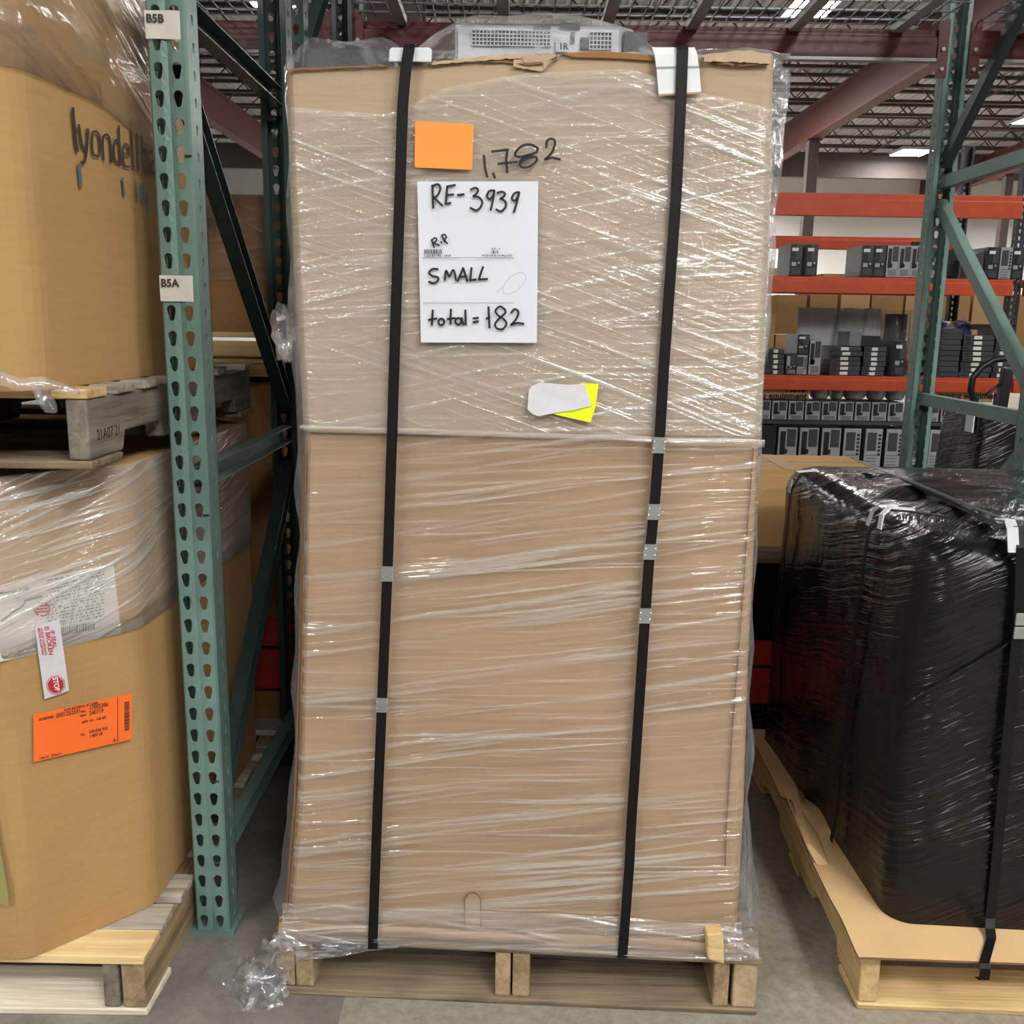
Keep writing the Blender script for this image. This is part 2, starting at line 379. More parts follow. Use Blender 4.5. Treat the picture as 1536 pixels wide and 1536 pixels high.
def lamp(i, x, y, z, label, sx=.62, sy=.5):
    t = thing('high_bay_light', label, 'ceiling light', (x, y, z), 'high bay lights' if i < 9 else 'lights outside the frame')
    MB().box(x - sx / 2, x + sx / 2, y - sy / 2, y + sy / 2, z, z + .07).build('housing', 'housing', t)
    MB().box(x - sx / 2 + .03, x + sx / 2 - .03, y - sy / 2 + .03, y + sy / 2 - .03, z - .012, z - .001).build('diffuser', 'lamp', t)
    for d_ in (-.2, .2): MB().tube([(x + d_, y, z + .07), (x + d_, y, 6.24)], .006, 5).build('hanger', 'bolt', t)
    return t
lamp(0, 3.95, 14.1, 5.6, 'bright square high bay light above the dark red beam, left of the right green post', .62, .8)
lamp(1, 9.75, 24.9, 5.6, 'small far high bay light left of the right green post, above the far white wall', .8, .9)
lamp(2, -3.4, 14.0, 5.6, 'bright high bay light seen between the tall left rack posts', .6, .7)
lamp(3, 10.75, 20.9, 5.6, 'high bay light at the right border of the picture', .8, .8)
for (x, y, sx, sy) in ((2.6, -.3, .9, .5), (2.8, -3.2, 1.6, .9), (-4.2, -5.0, 1.4, .8), (-4.4, -2.6, 1.2, .6), (6.6, -2.0, 1.2, .6), (2.4, -7.0, 1.6, .9),
                       (5.2, 5.8, .8, .45), (9.5, 7, 1.0, .5), (-9, -1, 1.2, .6), (8, 12, 1.0, .5), (3, 20, 2.0, 1.0), (-9.5, 20, 1.6, .9), (-9, 10, 1.0, .5), (16, 14, 2.0, 1.0), (-3, 27, 2.0, 1.2), (4.5, 26.9, 2.2, 1.3), (18, 24, 2.2, 1.2)):
    lamp(9, x, y, 5.6, 'unseen high bay light placed above the hall to light it', sx, sy)  # out of view; several added for frontal light and a brighter far wall

# ------------------------------------------------------------------ rack uprights, braces, beams
def drop(cx, cz, wd, ht, n=16):
    """teardrop: a wide round top running down to a narrower round foot"""
    r1, r2 = wd / 2, wd * .31; c1, c2 = ht / 2 - r1, -ht / 2 + r2; out = []
    for k in range(n):
        a = 2 * math.pi * k / n
        if math.sin(a) >= -.12: out.append((cx + r1 * math.cos(a), cz + c1 + r1 * math.sin(a)))
        else: out.append((cx + r2 * math.cos(a), cz + c2 + r2 * math.sin(a)))
    return out
def perf(mb, u0, u1, z0, z1, holes, P, th, pitch=.0508, groove=0.0):
    """plate from (u0,z0) to (u1,z1) pierced by columns of holes; P(u,z,w) gives 3-D"""
    us = [u0] + [(holes[i][0] + holes[i + 1][0]) / 2 for i in range(len(holes) - 1)] + [u1]
    nrow = int((z1 - z0) / pitch)
    for r in range(nrow):
        za = z0 + r * pitch; zb = za + pitch
        for c, (uc, wd, ht) in enumerate(holes):
            a, b = us[c], us[c + 1]; hole = drop(uc, (za + zb) / 2, wd, ht); n = len(hole); outer = []
            for (hu, hz) in hole:
                du, dz = hu - uc, hz - (za + zb) / 2; t = 1e9
                if du > 1e-9: t = min(t, (b - uc) / du)
                if du < -1e-9: t = min(t, (a - uc) / du)
                if dz > 1e-9: t = min(t, (zb - (za + zb) / 2) / dz)
                if dz < -1e-9: t = min(t, (za - (za + zb) / 2) / dz)
                outer.append([uc + du * t, (za + zb) / 2 + dz * t])
            # square the four corners
            for (qu, qz) in ((a, za), (b, za), (b, zb), (a, zb)):
                k = min(range(n), key=lambda i: (outer[i][0] - qu) ** 2 + (outer[i][1] - qz) ** 2); outer[k] = [qu, qz]
            gv = lambda u: groove if (len(holes) > 1 and abs(u - us[1]) < 1e-5) else 0.0
            vs = [P(u, z, gv(u)) for u, z in outer] + [P(u, z, 0) for u, z in hole] + [P(u, z, th) for u, z in hole]
            fs = []
            for k in range(n):
                j = (k + 1) % n; fs.append((k, j, n + j, n + k)); fs.append((n + k, n + j, 2 * n + j, 2 * n + k))
            mb.add(vs, fs)
    mb.add([P(u0, z0 + nrow * pitch, 0), P(u1, z0 + nrow * pitch, 0), P(u1, z1, 0), P(u0, z1, 0)], [(0, 1, 2, 3)])
def post(name, parent, x0, x1, yweb, ydir, z1, mat_, z0=.006, foot=True):
    """C-section upright: pierced web at yweb, flanges running ydir*0.075 from it"""
    w_ = x1 - x0; mb = MB(); dep = .075 * ydir
    perf(mb, x0 + .004, x1 - .004, z0, z1, [(x0 + w_ * .25, .0185, .031), (x0 + w_ * .72, .0185, .031)], lambda u, z, w: Vector((u, yweb + ydir * w, z)), .003, groove=.004)
    for xs, sgn in ((x0, 1), (x1, -1)):
        perf(mb, .004, .075, z0, z1, [(.040, .012, .020)], lambda u, z, w: Vector((xs + sgn * w, yweb + ydir * u, z)), .0025)
        mb.add([(xs, yweb + ydir * .004, z0), (xs + sgn * .004, yweb, z0), (xs + sgn * .004, yweb, z1), (xs, yweb + ydir * .004, z1)], [(0, 1, 2, 3)])
        mb.hexa([(xs, yweb + dep, z0), (xs + sgn * .016, yweb + dep, z0), (xs + sgn * .016, yweb + dep - ydir * .003, z0), (xs, yweb + dep - ydir * .003, z0),
                 (xs, yweb + dep, z1), (xs + sgn * .016, yweb + dep, z1), (xs + sgn * .016, yweb + dep - ydir * .003, z1), (xs, yweb + dep - ydir * .003, z1)])
    p = mb.build(name, mat_, parent)
    if foot: MB().box(x0 - .012, x1 + .012, min(yweb, yweb + dep) - .008, max(yweb, yweb + dep) + .01, 0, .006).build('footplate', mat_, p)
    return p
def brace(parent, X, ya, za, yb, zb, mat_, wd=.034, ht=.046):
    mb = MB(); a = Vector((X, ya, za)); b = Vector((X, yb, zb)); d = (b - a).normalized(); u = Vector((1, 0, 0)).cross(d).normalized()
    mb.bar(a, b, .003, ht)                                        # web of the channel
    sgn = 1
    for s_ in (-1, 1):
        o_ = u * (s_ * (ht / 2 - .0015)); mb.bar(a + o_ + Vector((wd / 2, 0, 0)), b + o_ + Vector((wd / 2, 0, 0)), wd, .003)
    p = mb.build('brace', mat_, parent)
    for e, s_ in ((a, 1), (b, -1)):
        q = e + d * .02 * s_; MB().tube([q + Vector((-.008, 0, 0)), q + Vector((.004, 0, 0))], .009, 6).build('bolt', 'bolt', p)
    return p
def rack_frame(label, x0, x1, yf, yr, z1, mat_f, mat_r, braces, group=None, cat='rack frame', name='rack_frame'):
    t = thing(name, label, cat, ((x0 + x1) / 2, (yf + yr) / 2, 0), group)
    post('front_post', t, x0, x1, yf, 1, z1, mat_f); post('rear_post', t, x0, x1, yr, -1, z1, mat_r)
    X = (x0 + x1) / 2 - .012
    for b in braces: brace(t, X, yf + .05 + b[0] * (yr - yf - .10), b[1], yf + .05 + b[2] * (yr - yf - .10), b[3], b[4])
    return t
LX0, LX1 = -.713, -.637
left_frame = rack_frame('tall green teardrop rack frame with two location stickers, left of the centre pallet', LX0, LX1, 1.965, 2.88, 2.62, 'green', 'green_shaded',
    [(0, .17, 1, .17, 'green'), (0, 1.06, 1, 1.06, 'green'), (0, 1.995, 1, 1.995, 'green_shaded'), (0, 1.87, 1, 1.14, 'green_shaded'), (1, .97, 0, .26, 'green_shaded'), (0, 2.08, 1, 2.60, 'green_shaded')])
# location stickers on the front post (codes omitted, text kept)
for (txt, y0, y1, xa, xb, yt) in (('B5B', 15, 58, 215, 274, 33), ('B5A', 413, 452, 238, 296, 429)):
    za = at(260, y1, 1.96).z; zb = at(260, y0, 1.96).z; xl = LX0 - .001; xr = LX0 + .066
    s = MB().grid(lambda u, v: Vector((xl + (xr - xl) * u, 1.9635 - .0012 * math.sin(math.pi * u) - .001 * math.sin(7 * u + 3 * v), za + (zb - za) * v)), 8, 4)
    st = s.build('location_sticker', 'paper_dull', left_frame, smooth=True)
    t_ = MB(); text_mesh(txt, .021, lambda u, v: Vector((xl + .003 + u, 1.9605, zb - .022 + v)), t_, .0006); t_.build('lettering', 'print', st)
# marker ticks on the left post
t_ = MB()
for (px, py) in ((283, 234), (310, 773), (325, 1172)):
    q = at(px, py, 1.9635); t_.box(q.x - .008, q.x + .006, 1.9625, 1.9632, q.z - .002, q.z + .002)
t_.build('marker_tick', 'ink', left_frame)

rack_frame('shade-darkened green rack frame behind the left rack frame, seen over the wrapped load', LX0 + .01, LX1 + .01, 2.985, 3.93, 4.4, 'green_shaded', 'green_shaded',
    [(0, .17, 1, .17, 'green_shaded'), (0, 1.1, 1, 1.1, 'green_shaded'), (0, 1.95, 1, 1.95, 'green_shaded'), (0, 2.1, 1, 2.8, 'green_shaded'), (1, 1.85, 0, 1.2, 'green_shaded')])
rack_frame('green rack frame on the right with struts running toward the camera', 1.617, 1.704, 2.99, 3.965, 3.3, 'green', 'green',
    [(1, 1.95, 0, 1.95, 'green'), (1, 1.11, 0, 1.11, 'green'), (1, 1.87, 0, 1.17, 'green'), (1, 2.02, 0, 2.78, 'green_shaded'), (0, 1.04, 1, .26, 'green'), (0, .17, 1, .17, 'green')])

def beam(label, x0, x1, y, z0, z1, mat_, group, step=True, th=.045, lip=None, clip=None):
    t = thing('rack_beam', label, 'rack beam', ((x0 + x1) / 2, y, z0), group)
    h = z1 - z0; mb = MB()
    prof = [(0, z0), (0, z1 - h * .28), (.016, z1 - h * .26), (.016, z1), (th, z1), (th, z0)] if step else [(0, z0), (0, z1), (th, z1), (th, z0)]
    mb.prism([(x0, y + a, z) for a, z in prof], (x1 - x0, 0, 0)); mb.build('rail', mat_, t, bevel=.003)
    if lip: MB().box(x0, x1, y - .006, y + .03, z0 - .012, z0 - .0005).build('lower_flange', lip, t)
    if clip:
        for xa, xb in ((x0 - .005, x0 + .035), (x1 - .035, x1 + .005)):
            c = MB().box(xa, xb, y - .008, y - .0005, z0 - .07, z1 + .03).build('end_plate', mat_, t)
            for zz in (z0 - .04, z0 + .03): MB().tube([((xa + xb) / 2, y - .0075, zz), ((xa + xb) / 2, y - .014, zz)], .008, 6).build('rivet', 'bolt', c)
    return t
# second row of racks, directly behind
BY = 3.885
beam('dark red rack beam under the wire decks, left of the right green post', LX1 + .012, 1.615, BY, 2.395, 2.50, 'red_beam', 'dark red deck beams', lip='galv', clip=True)
beam('dark red rack beam at the top right, right of the right green post', 1.706, 3.95, BY, 2.395, 2.50, 'red_beam', 'dark red deck beams', lip='galv', clip=True)
beam('dark red rack beam behind the left rack frame, under the roof', -3.0, LX0 + .008, BY, 2.39, 2.495, 'red_beam', 'dark red deck beams', lip='galv', clip=True)
beam('upper of the two low red beams beside the black wrapped pallet', LX1 + .012, 1.615, 2.935, .312, .385, 'low_red', 'low red beams', step=False)
beam('lower of the two low red beams beside the black wrapped pallet', LX1 + .012, 1.615, 2.925, .185, .30, 'low_red', 'low red beams')
beam('upper of the two low red beams deep in shade behind the left rack frame', -2.95, LX0 + .008, 2.985, .335, .425, 'low_red', 'low red beams', step=False)
beam('lower of the two low red beams deep in shade behind the left rack frame', -2.95, LX0 + .008, 2.975, .19, .318, 'low_red', 'low red beams')
def wire_deck(label, x0, x1):
    y0, y1, z = 3.0, BY + .02, 2.52
    t = thing('wire_deck', label, 'wire deck', ((x0 + x1) / 2, (y0 + y1) / 2, 2.50), 'wire decks over the second row')
    mb = MB(); k = 0; x = x0
    while x <= x1 + 1e-6: mb.bar((x, y0, z), (x, y1, z), .005, .005); x += .056
    y = y0
    while y <= y1 + 1e-6: mb.bar((x0, y, z - .005), (x1, y, z - .005), .006, .006); y += .105
    mb.build('wire_grid', 'wire', t, kind='stuff')
    for f_ in (.14, .5, .86):
        X = x0 + (x1 - x0) * f_
        c = MB(); c.prism([(X - .022, y0, 2.515), (X - .022, y0, 2.487), (X + .022, y0, 2.487), (X + .022, y0, 2.515), (X + .018, y0, 2.515), (X + .018, y0, 2.491), (X - .018, y0, 2.491), (X - .018, y0, 2.515)], (0, y1 - y0 - .004, 0))
        c.build('support_channel', 'galv', t)
for i, (a, b, lb) in enumerate(((-.60, .48, 'wire mesh deck directly above the wrapped centre load'), (.50, 1.58, 'wire mesh deck above and right of the wrapped load, beside the right post'), (1.72, 2.8, 'wire mesh deck at the top right corner, right of the post'), (-1.85, -.74, 'wire mesh deck at the top left behind the left rack frame'))): wire_deck(lb, a, b)

def pallet(label, x0, x1, y0, y1, z0, yaw, mats_, decks, stringers, notch=True, bottom_front=True, group=None, h=.137):
    """stringer pallet; stringers run along Y, boards along X. decks: list of (y fraction, width, overhang, material)"""
    cx, cy = x0, y0
    t = thing('pallet', label, 'pallet', (x0, y0, z0), group); c_, s_ = math.cos(yaw), math.sin(yaw)
    R = lambda x, y, z: (x0 + (x - x0) * c_ - (y - y0) * s_, y0 + (x - x0) * s_ + (y - y0) * c_, z)
    def bx(a, b, c, d, e, f, jit=0):
        m_ = MB(); p = [(a, c, e), (b, c, e), (b, d, e), (a, d, e), (a, c, f), (b, c, f), (b, d, f), (a, d, f)]
        return m_.hexa([R(q[0] + random.uniform(-jit, jit), q[1] + random.uniform(-jit, jit), q[2]) for q in p])
    zb, zs, zt = z0 + .016, z0 + h - .018, z0 + h
    for (xa, xb, mt) in stringers:
        if notch:
            L = y1 - y0; m_ = MB(); pr = []
            for (fy, zz) in ((0, zb), (.14, zb), (.155, zb + .036), (.33, zb + .036), (.345, zb), (.655, zb), (.67, zb + .036), (.845, zb + .036), (.86, zb), (1, zb), (1, zs), (0, zs)):
                pr.append(R(xa, y0 + .004 + (L - .008) * fy, zz))
            dv = Vector(R(xb, y0, 0)) - Vector(R(xa, y0, 0)); m_.prism(pr, dv)
        else: m_ = bx(xa, xb, y0 + .004, y1 - .004, zb, zs)
        m_.build('stringer', mt, t, bevel=.004)
    for (fy, wd, oh, mt) in decks:
        ya = y0 + (y1 - y0 - wd) * fy; bx(x0 - oh, x1 + random.uniform(0, .008), ya, ya + wd, zs + .0005, zt, .003).build('deck_board', mt, t, bevel=.003)
    for fy, wd, mt in ((0, .13, mats_[0]), (.5, .10, mats_[1]), (1, .13, mats_[1])):
        ya = y0 + (y1 - y0 - wd) * fy; bx(x0, x1, ya, ya + wd, z0, zb - .0005, .003).build('bottom_board', mt, t, bevel=.003)
    return t

# ------------------------------------------------------------------ centre load
PZ = .137
ctr_pal = pallet('weathered wooden pallet under the tall stretch-wrapped load', -.485, .523, 1.769, 2.90, 0, -.0466, ('wood_x', 'wood_x'),
       [(0, .10, 0, 'wood_x')] + [(f, .09, 0, 'wood_x') for f in (.17, .33, .5, .67, .83)] + [(1, .10, 0, 'wood_x')],
       [(-.480, -.442, 'wood_y'), (-.440, -.402, 'tan_y'), (-.020, .012, 'wood_y'), (.016, .052, 'tan_y'), (.430, .462, 'wood_y'), (.470, .518, 'tan_y')], notch=False)
# carton outlines: X of the left and right front corner against height
CL = [(.14, -.462), (.20, -.458), (.45, -.432), (.74, -.418), (.97, -.408), (1.18, -.400), (1.30, -.404), (1.49, -.410), (1.65, -.414), (1.86, -.416)]
CR = [(.14, .478), (.45, .476), (.74, .468), (1.18, .462), (1.49, .457), (1.86, .444)]
def shell(mb, z0, z1, off, th, nx=30, nz_=14, ztop=None, back=2.86, bulge=.006):
    """four board walls of a carton following CL/CR"""
    def Pf(u, v, o_):
        zt = ztop(u) if ztop else z1
        z = z0 + (zt - z0) * v; xl = lerp_tab(CL, z); xr = lerp_tab(CR, z); X = xl + (xr - xl) * u
        e = min(u, 1 - u); rnd = .020 * max(0, 1 - e / .022) ** 2
        return Vector((X, front_y(X, z, off - o_) + rnd - bulge * math.sin(math.pi * u) * math.sin(math.pi * v), z))
    us = sorted(set([0, .004, .01, .018, .026] + [i / nx for i in range(1, nx)] + [.974, .982, .99, .996, 1]))
    for o_, fl_ in ((0, False), (th, True)):
        vs = []; m = len(us)
        for j in range(nz_ + 1):
            vs += [Pf(u, j / nz_, o_) for u in us]
        fs = [(j * m + i, j * m + i + 1, (j + 1) * m + i + 1, (j + 1) * m + i) for j in range(nz_) for i in range(m - 1)]
        mb.add(vs, [f[::-1] for f in fs] if fl_ else fs)
    mb.cur = 1
    m = len(us)
    mb.add([Pf(u, 1, 0) for u in us] + [Pf(u, 1, th) for u in us], [(i, i + 1, m + i + 1, m + i) for i in range(m - 1)])
    mb.cur = 0
    for tab, sg, u_ in ((CL, 1, 0), (CR, -1, 1)):
        for j in range(nz_):
            q = [Pf(u_, j / nz_, 0), Pf(u_, (j + 1) / nz_, 0)]
            mb.hexa([(q[0].x, q[0].y, q[0].z), (q[0].x + sg * th, q[0].y, q[0].z), (q[0].x + sg * th, back, q[0].z), (q[0].x, back, q[0].z),
                     (q[1].x, q[1].y, q[1].z), (q[1].x + sg * th, q[1].y, q[1].z), (q[1].x + sg * th, back, q[1].z), (q[1].x, back, q[1].z)])
    xl, xr = lerp_tab(CL, (z0 + z1) / 2), lerp_tab(CR, (z0 + z1) / 2)
    mb.box(xl, xr, back - th, back, z0, z1 if not ztop else ztop(.5) - .01)
low = thing('lower_carton', 'large kraft carton forming the bottom half of the centre load, with a thumb tab', 'carton', (0, 2.3, PZ + .022))
mb = MB(); shell(mb, .158, 1.196, 0, .007); mb.build('walls', ['kraft', 'kraft_edge'], low, smooth=False)
# overlapping front panel whose cut edge shows near the right corner
mb = MB(); edge = [(1130, 672), (1121, 800), (1112, 930), (1104, 1030), (1097, 1120), (1090, 1240), (1088, 1300)]
for (a, b) in zip(edge, edge[1:]):
    p = [fp(a[0] - .8, a[1], .008), fp(a[0] + .8, a[1], .008), fp(b[0] + .8, b[1], .008), fp(b[0] - .8, b[1], .008)]
    mb.prism(p, (0, .004, 0))
mb.build('cut_edge', 'kraft_edge', low)
mb = MB(); edge = [(455, 680), (453, 800), (450, 950), (446, 1080), (442, 1200), (434, 1300), (429, 1370)]
for (a, b) in zip(edge, edge[1:]): mb.prism([fp(a[0] - 1.5, a[1], .0), fp(a[0] + 1.5, a[1], .004), fp(b[0] + 1.5, b[1], .004), fp(b[0] - 1.5, b[1], .0)], (0, .006, 0))
mb.build('cut_edge', 'kraft_edge', low)
# thumb tab (die cut arch)
arch = [(697, 1392), (697, 1356)] + [(709 - 12 * math.cos(a), 1352 - 13 * math.sin(a)) for a in [math.pi * k / 8 for k in range(9)]] + [(721, 1356), (721, 1392)]
MB().prism([fp(x, y, .0125) for x, y in arch], (0, .006, 0)).build('thumb_tab', 'kraft', low)
mb = MB(); pts = arch
for a, b in zip(pts, pts[1:]): mb.bar(fp(*a, .0122), fp(*b, .0122), .0022, .0022)
mb.build('tab_cut', 'kraft_edge', low)
# bottom tray the cartons stand in
tray = thing('bottom_tray', 'crushed shallow cardboard tray between the wrapped carton and its pallet', 'cardboard tray', (0, 2.3, PZ))
mb = MB()
def trayP(u, v):
    x0, x1 = -.47, .485; X = x0 + (x1 - x0) * u; z = PZ + .003 + .036 * v + (.010 * nz(u * 7, v, 3) + .004 * nz(u * 31, v, 8)) * v
    return Vector((X, front_y(X, z, .012 + .007 * math.sin(v * 3.1) + .007 * nz(u * 9, v * 3, 1) * (1 - v * .6)), z))
mb.grid(trayP, 60, 6); mb.box(-.465, .48, 1.80, 2.86, PZ + .001, PZ + .008); mb.build('tray_wall', 'kraft', tray, smooth=True)
mb = MB()
for i in range(46):
    u = i / 45; a = trayP(u, .9 + .1 * nz(i, 1, 2)); b = trayP(min(1, u + .03), .9 + .1 * nz(i + 1, 1, 2))
    mb.bar(a + Vector((0, -.003, 0)), b + Vector((0, -.003, 0)), .004, .006)
mb.build('torn_lip', 'kraft_edge', tray)
mb = MB()
mb.prism([at(1060, 1402, 1.705), at(1085, 1398, 1.70), at(1087, 1448, 1.70), at(1062, 1440, 1.705)], (0, .03, 0)); mb.build('loose_block', 'new_x', ctr_pal, bevel=.004)

TOP = [(0, 105), (.10, 102), (.18, 100), (.235, 100), (.29, 98), (.34, 92), (.40, 90), (.46, 86), (.50, 84), (.53, 88), (.545, 96), (.56, 84), (.62, 79), (.70, 80), (.76, 82), (.80, 82), (.86, 84), (.90, 78), (.95, 76), (1.0, 82)]
def ztop(u): return fp(430 + 728 * u, lerp_tab(TOP, u), .006).z + .004 * nz(u * 40, .3, 5)
up_ = thing('upper_carton', 'large kraft carton forming the top half of the centre load, torn along its top edge', 'carton', (0, 2.3, 1.19))
mb = MB(); shell(mb, 1.186, 1.85, .008, .007, nx=60, ztop=ztop); mb.build('walls', ['kraft_top', 'kraft_edge'], up_)
# torn plies and folded flaps along the top edge
def ply(pts, off, th, mt, name):
    MB().prism([fp(x, y, off) for x, y in pts], (0, th, 0)).build(name, mt, up_, bevel=.001)
ply([(640, 96), (672, 90), (716, 87), (760, 83), (806, 80), (806, 85), (760, 90), (700, 94), (650, 101)], .012, .004, 'kraft_edge', 'torn_ply')
ply([(782, 84), (800, 80), (812, 83), (830, 79), (836, 84), (822, 92), (818, 104), (812, 96), (800, 98), (786, 94)], .015, .004, 'kraft_top', 'torn_ply')
ply([(775, 95), (812, 92), (816, 96), (792, 99)], .0165, .003, 'kraft_edge', 'torn_ply')
ply([(838, 80), (900, 76), (976, 82), (984, 92), (930, 88), (860, 86)], .014, .006, 'kraft_dark', 'folded_flap')
ply([(1052, 86), (1085, 80), (1130, 76), (1156, 84), (1154, 92), (1120, 94), (1095, 97), (1062, 92)], .015, .005, 'kraft_top', 'folded_flap')
ply([(1058, 90), (1100, 85), (1150, 88), (1154, 97), (1110, 101), (1070, 97)], .013, .003, 'kraft_dark', 'folded_flap')

def ragged(name, x0, x1, top, bot, off, mt, seed):
    mb = MB(); n = int((x1 - x0) / 5); A = []; B = []
    for i in range(n + 1):
        x = x0 + (x1 - x0) * i / n; e = min(1, min(i, n - i) / 2)
        yt = lerp_tab(top, x) + 2.6 * nz(x * .11, seed, 1) * e; yb = lerp_tab(bot, x) + 3.4 * nz(x * .16, seed, 7) * e; yb = max(yb, yt + .5)
        o_ = off + .003 * nz(x * .05, seed, 3); A.append((x, yt, o_)); B.append((x, yb, o_ + .002))
    for i in range(n):
        p = [fp(*A[i]), fp(*A[i + 1]), fp(*B[i + 1]), fp(*B[i])]; q = [v + Vector((0, .002, 0)) for v in p]
        mb.add(p + q, [(3, 2, 1, 0), (4, 5, 6, 7), (0, 1, 5, 4), (2, 3, 7, 6)])
    mb.build(name, mt, up_)
ragged('torn_ply', 648, 800, [(648, 93), (720, 85), (800, 79)], [(648, 97), (720, 91), (800, 86)], .013, 'kraft_top', 1)
ragged('torn_ply', 700, 836, [(700, 90), (780, 82), (836, 80)], [(700, 92), (780, 95), (836, 90)], .011, 'kraft_edge', 2)
ragged('torn_ply', 770, 828, [(770, 86), (828, 80)], [(770, 100), (815, 108), (828, 88)], .0125, 'kraft_top', 3)
ragged('torn_ply', 430, 580, [(430, 103), (520, 99), (580, 97)], [(430, 106), (520, 102), (580, 100)], .012, 'kraft_edge', 4)
ragged('torn_ply', 1056, 1156, [(1056, 84), (1110, 78), (1156, 81)], [(1056, 92), (1110, 93), (1156, 96)], .017, 'kraft_top', 5)
ragged('torn_ply', 1062, 1150, [(1062, 88), (1110, 86), (1150, 90)], [(1062, 94), (1110, 99), (1150, 97)], .0145, 'kraft_edge', 6)
# computers lying on the load, under the film
def loadtop(px, py, Y): return at(px, py, Y)
srv = thing('desktop_chassis', 'grey computer chassis with perforated front lying under the film on the load', 'computer', (0.1, 2.1, 1.83))
A = at(682, 84, 1.90); B = at(932, 86, 1.90); zt = at(700, 36, 1.90).z
MB().box(A.x, B.x, 1.903, 2.28, A.z - .03, zt).build('case', 'pc_silver', srv, bevel=.003)
MB().box(A.x + .006, B.x - .006, 1.9, 1.9025, A.z - .02, zt - .006).build('front_panel', 'pc_white', srv)
mb = MB(); dk = MB()
for (xa, xb, ya, yb) in ((708, 826, 47, 68), (884, 918, 49, 74)):
    a = at(xa, yb, 1.899); b = at(xb, ya, 1.899); dk.box(a.x, b.x, 1.8985, 1.8995, a.z, b.z)
    nx = int((xb - xa) / 5.6); ny = int((yb - ya) / 5.2)
    for i in range(nx + 1):
        x = a.x + (b.x - a.x) * i / nx; mb.box(x - .0009, x + .0009, 1.8965, 1.8983, a.z, b.z)
    for j in range(ny + 1):
        z = a.z + (b.z - a.z) * j / ny; mb.box(a.x, b.x, 1.8955, 1.8965, z - .0009, z + .0009)
dk.build('vent_opening', 'pc_black', srv); mb.build('grille', 'pc_white', srv, kind='stuff')
a = at(833, 78, 1.897); b = at(852, 57, 1.897); st = MB().box(a.x, b.x, 1.895, 1.897, a.z, b.z).build('asset_sticker', 'paper', srv)
t_ = MB(); text_mesh('1R', .016, lambda u, v: Vector((a.x + .006 + u, 1.8945, a.z + .004 + v)), t_, .0004); t_.build('lettering', 'ink', st)
for k, (xa, xb, ya, yb) in enumerate(((856, 862, 48, 66), (870, 884, 56, 74), (800, 826, 36, 44), (840, 870, 34, 44))):
    a = at(xa, yb, 1.897); b = at(xb, ya, 1.897); MB().box(a.x, b.x, 1.8965, 1.8985, a.z, b.z).build('drive_slot', 'pc_char', srv)
c2 = thing('desktop_chassis', 'dark computer chassis lying under the film at the right end of the load', 'computer', (.27, 2.1, 1.83))
MB().box(B.x + .004, B.x + .05, 1.91, 2.2, A.z - .02, at(935, 44, 1.9).z).build('case', 'pc_char', c2, bevel=.003)
c3 = thing('flat_panel_stack', 'grey blue flat equipment lying under the film at the left end of the load', 'computer', (-.25, 2.1, 1.83))
a = at(455, 98, 1.92); b = at(590, 72, 1.92); MB().box(a.x, b.x, 1.92, 2.3, a.z - .02, b.z).build('case', 'pc_char', c3, bevel=.01)

# the stretch wrap
wrap = thing('stretch_wrap', 'clear stretch film wound around the tall centre load, loose at the bottom', 'stretch wrap', (0, 2.3, PZ))
FL = [(.10, 405), (.165, 418), (.21, 422), (.26, 428), (.30, 432), (.45, 438), (.74, 441), (1.0, 446), (1.2, 446), (1.30, 438), (1.38, 425), (1.42, 432), (1.5, 436), (1.65, 430), (1.86, 427)]
FR = [(.10, 1140), (.165, 1136), (.22, 1131), (.30, 1127), (.45, 1126), (.74, 1129), (1.0, 1136), (1.19, 1142), (1.3, 1148), (1.45, 1156), (1.55, 1163), (1.62, 1168), (1.70, 1175), (1.86, 1182)]
YS = 1.93                       # where the film leaves the corner and spans to the wider rear of the load
def wrapP(u, z, off):
    xl, xr = lerp_tab(CL, z), lerp_tab(CR, z); X = xl + (xr - xl) * u
    e = min(u, 1 - u); rnd = .020 * max(0, 1 - e / .022) ** 2
    return Vector((X, front_y(X, z, off) + rnd, z))
def side_x(tab, z):
    px = lerp_tab(tab, z); v = ray(px, 700); k = (z - CAM_H) / YS
    # horizontal position at YS of the column px at height z
    lo = CAM + ray(px, 0) * 1; X = None
    py = 480 - k * 1430
    for _ in range(6):
        q = at(px, py, YS); py += (q.z - z) * 760
    return q.x
def wrap_part(name, z0, z1, off, mt, nzr):
    us = sorted(set([0, .006, .014, .024] + [i / 24 for i in range(1, 24)] + [.976, .986, .994, 1])); m = len(us); mb = MB(); vs = []
    for j in range(nzr + 1):
        vs += [wrapP(u, z0 + ((z1(u) if callable(z1) else z1) - z0) * j / nzr, off + .006 * math.sin(math.pi * u) * math.sin(math.pi * j / nzr)) for u in us]
    mb.add(vs, [(j * m + i, j * m + i + 1, (j + 1) * m + i + 1, (j + 1) * m + i) for j in range(nzr) for i in range(m - 1)])
    o = mb.build(name, mt, wrap, smooth=True)
    return o
wrap_part('upper_film', 1.196, lambda u: lerp_tab([(0, 1.765), (.22, 1.752), (.34, 1.80), (.5, 1.822), (.72, 1.83), (.80, 1.80), (1, 1.765)], u), .017, 'film_up', 14)
wrap_part('lower_film', .150, 1.196, .012, 'film_low', 20)
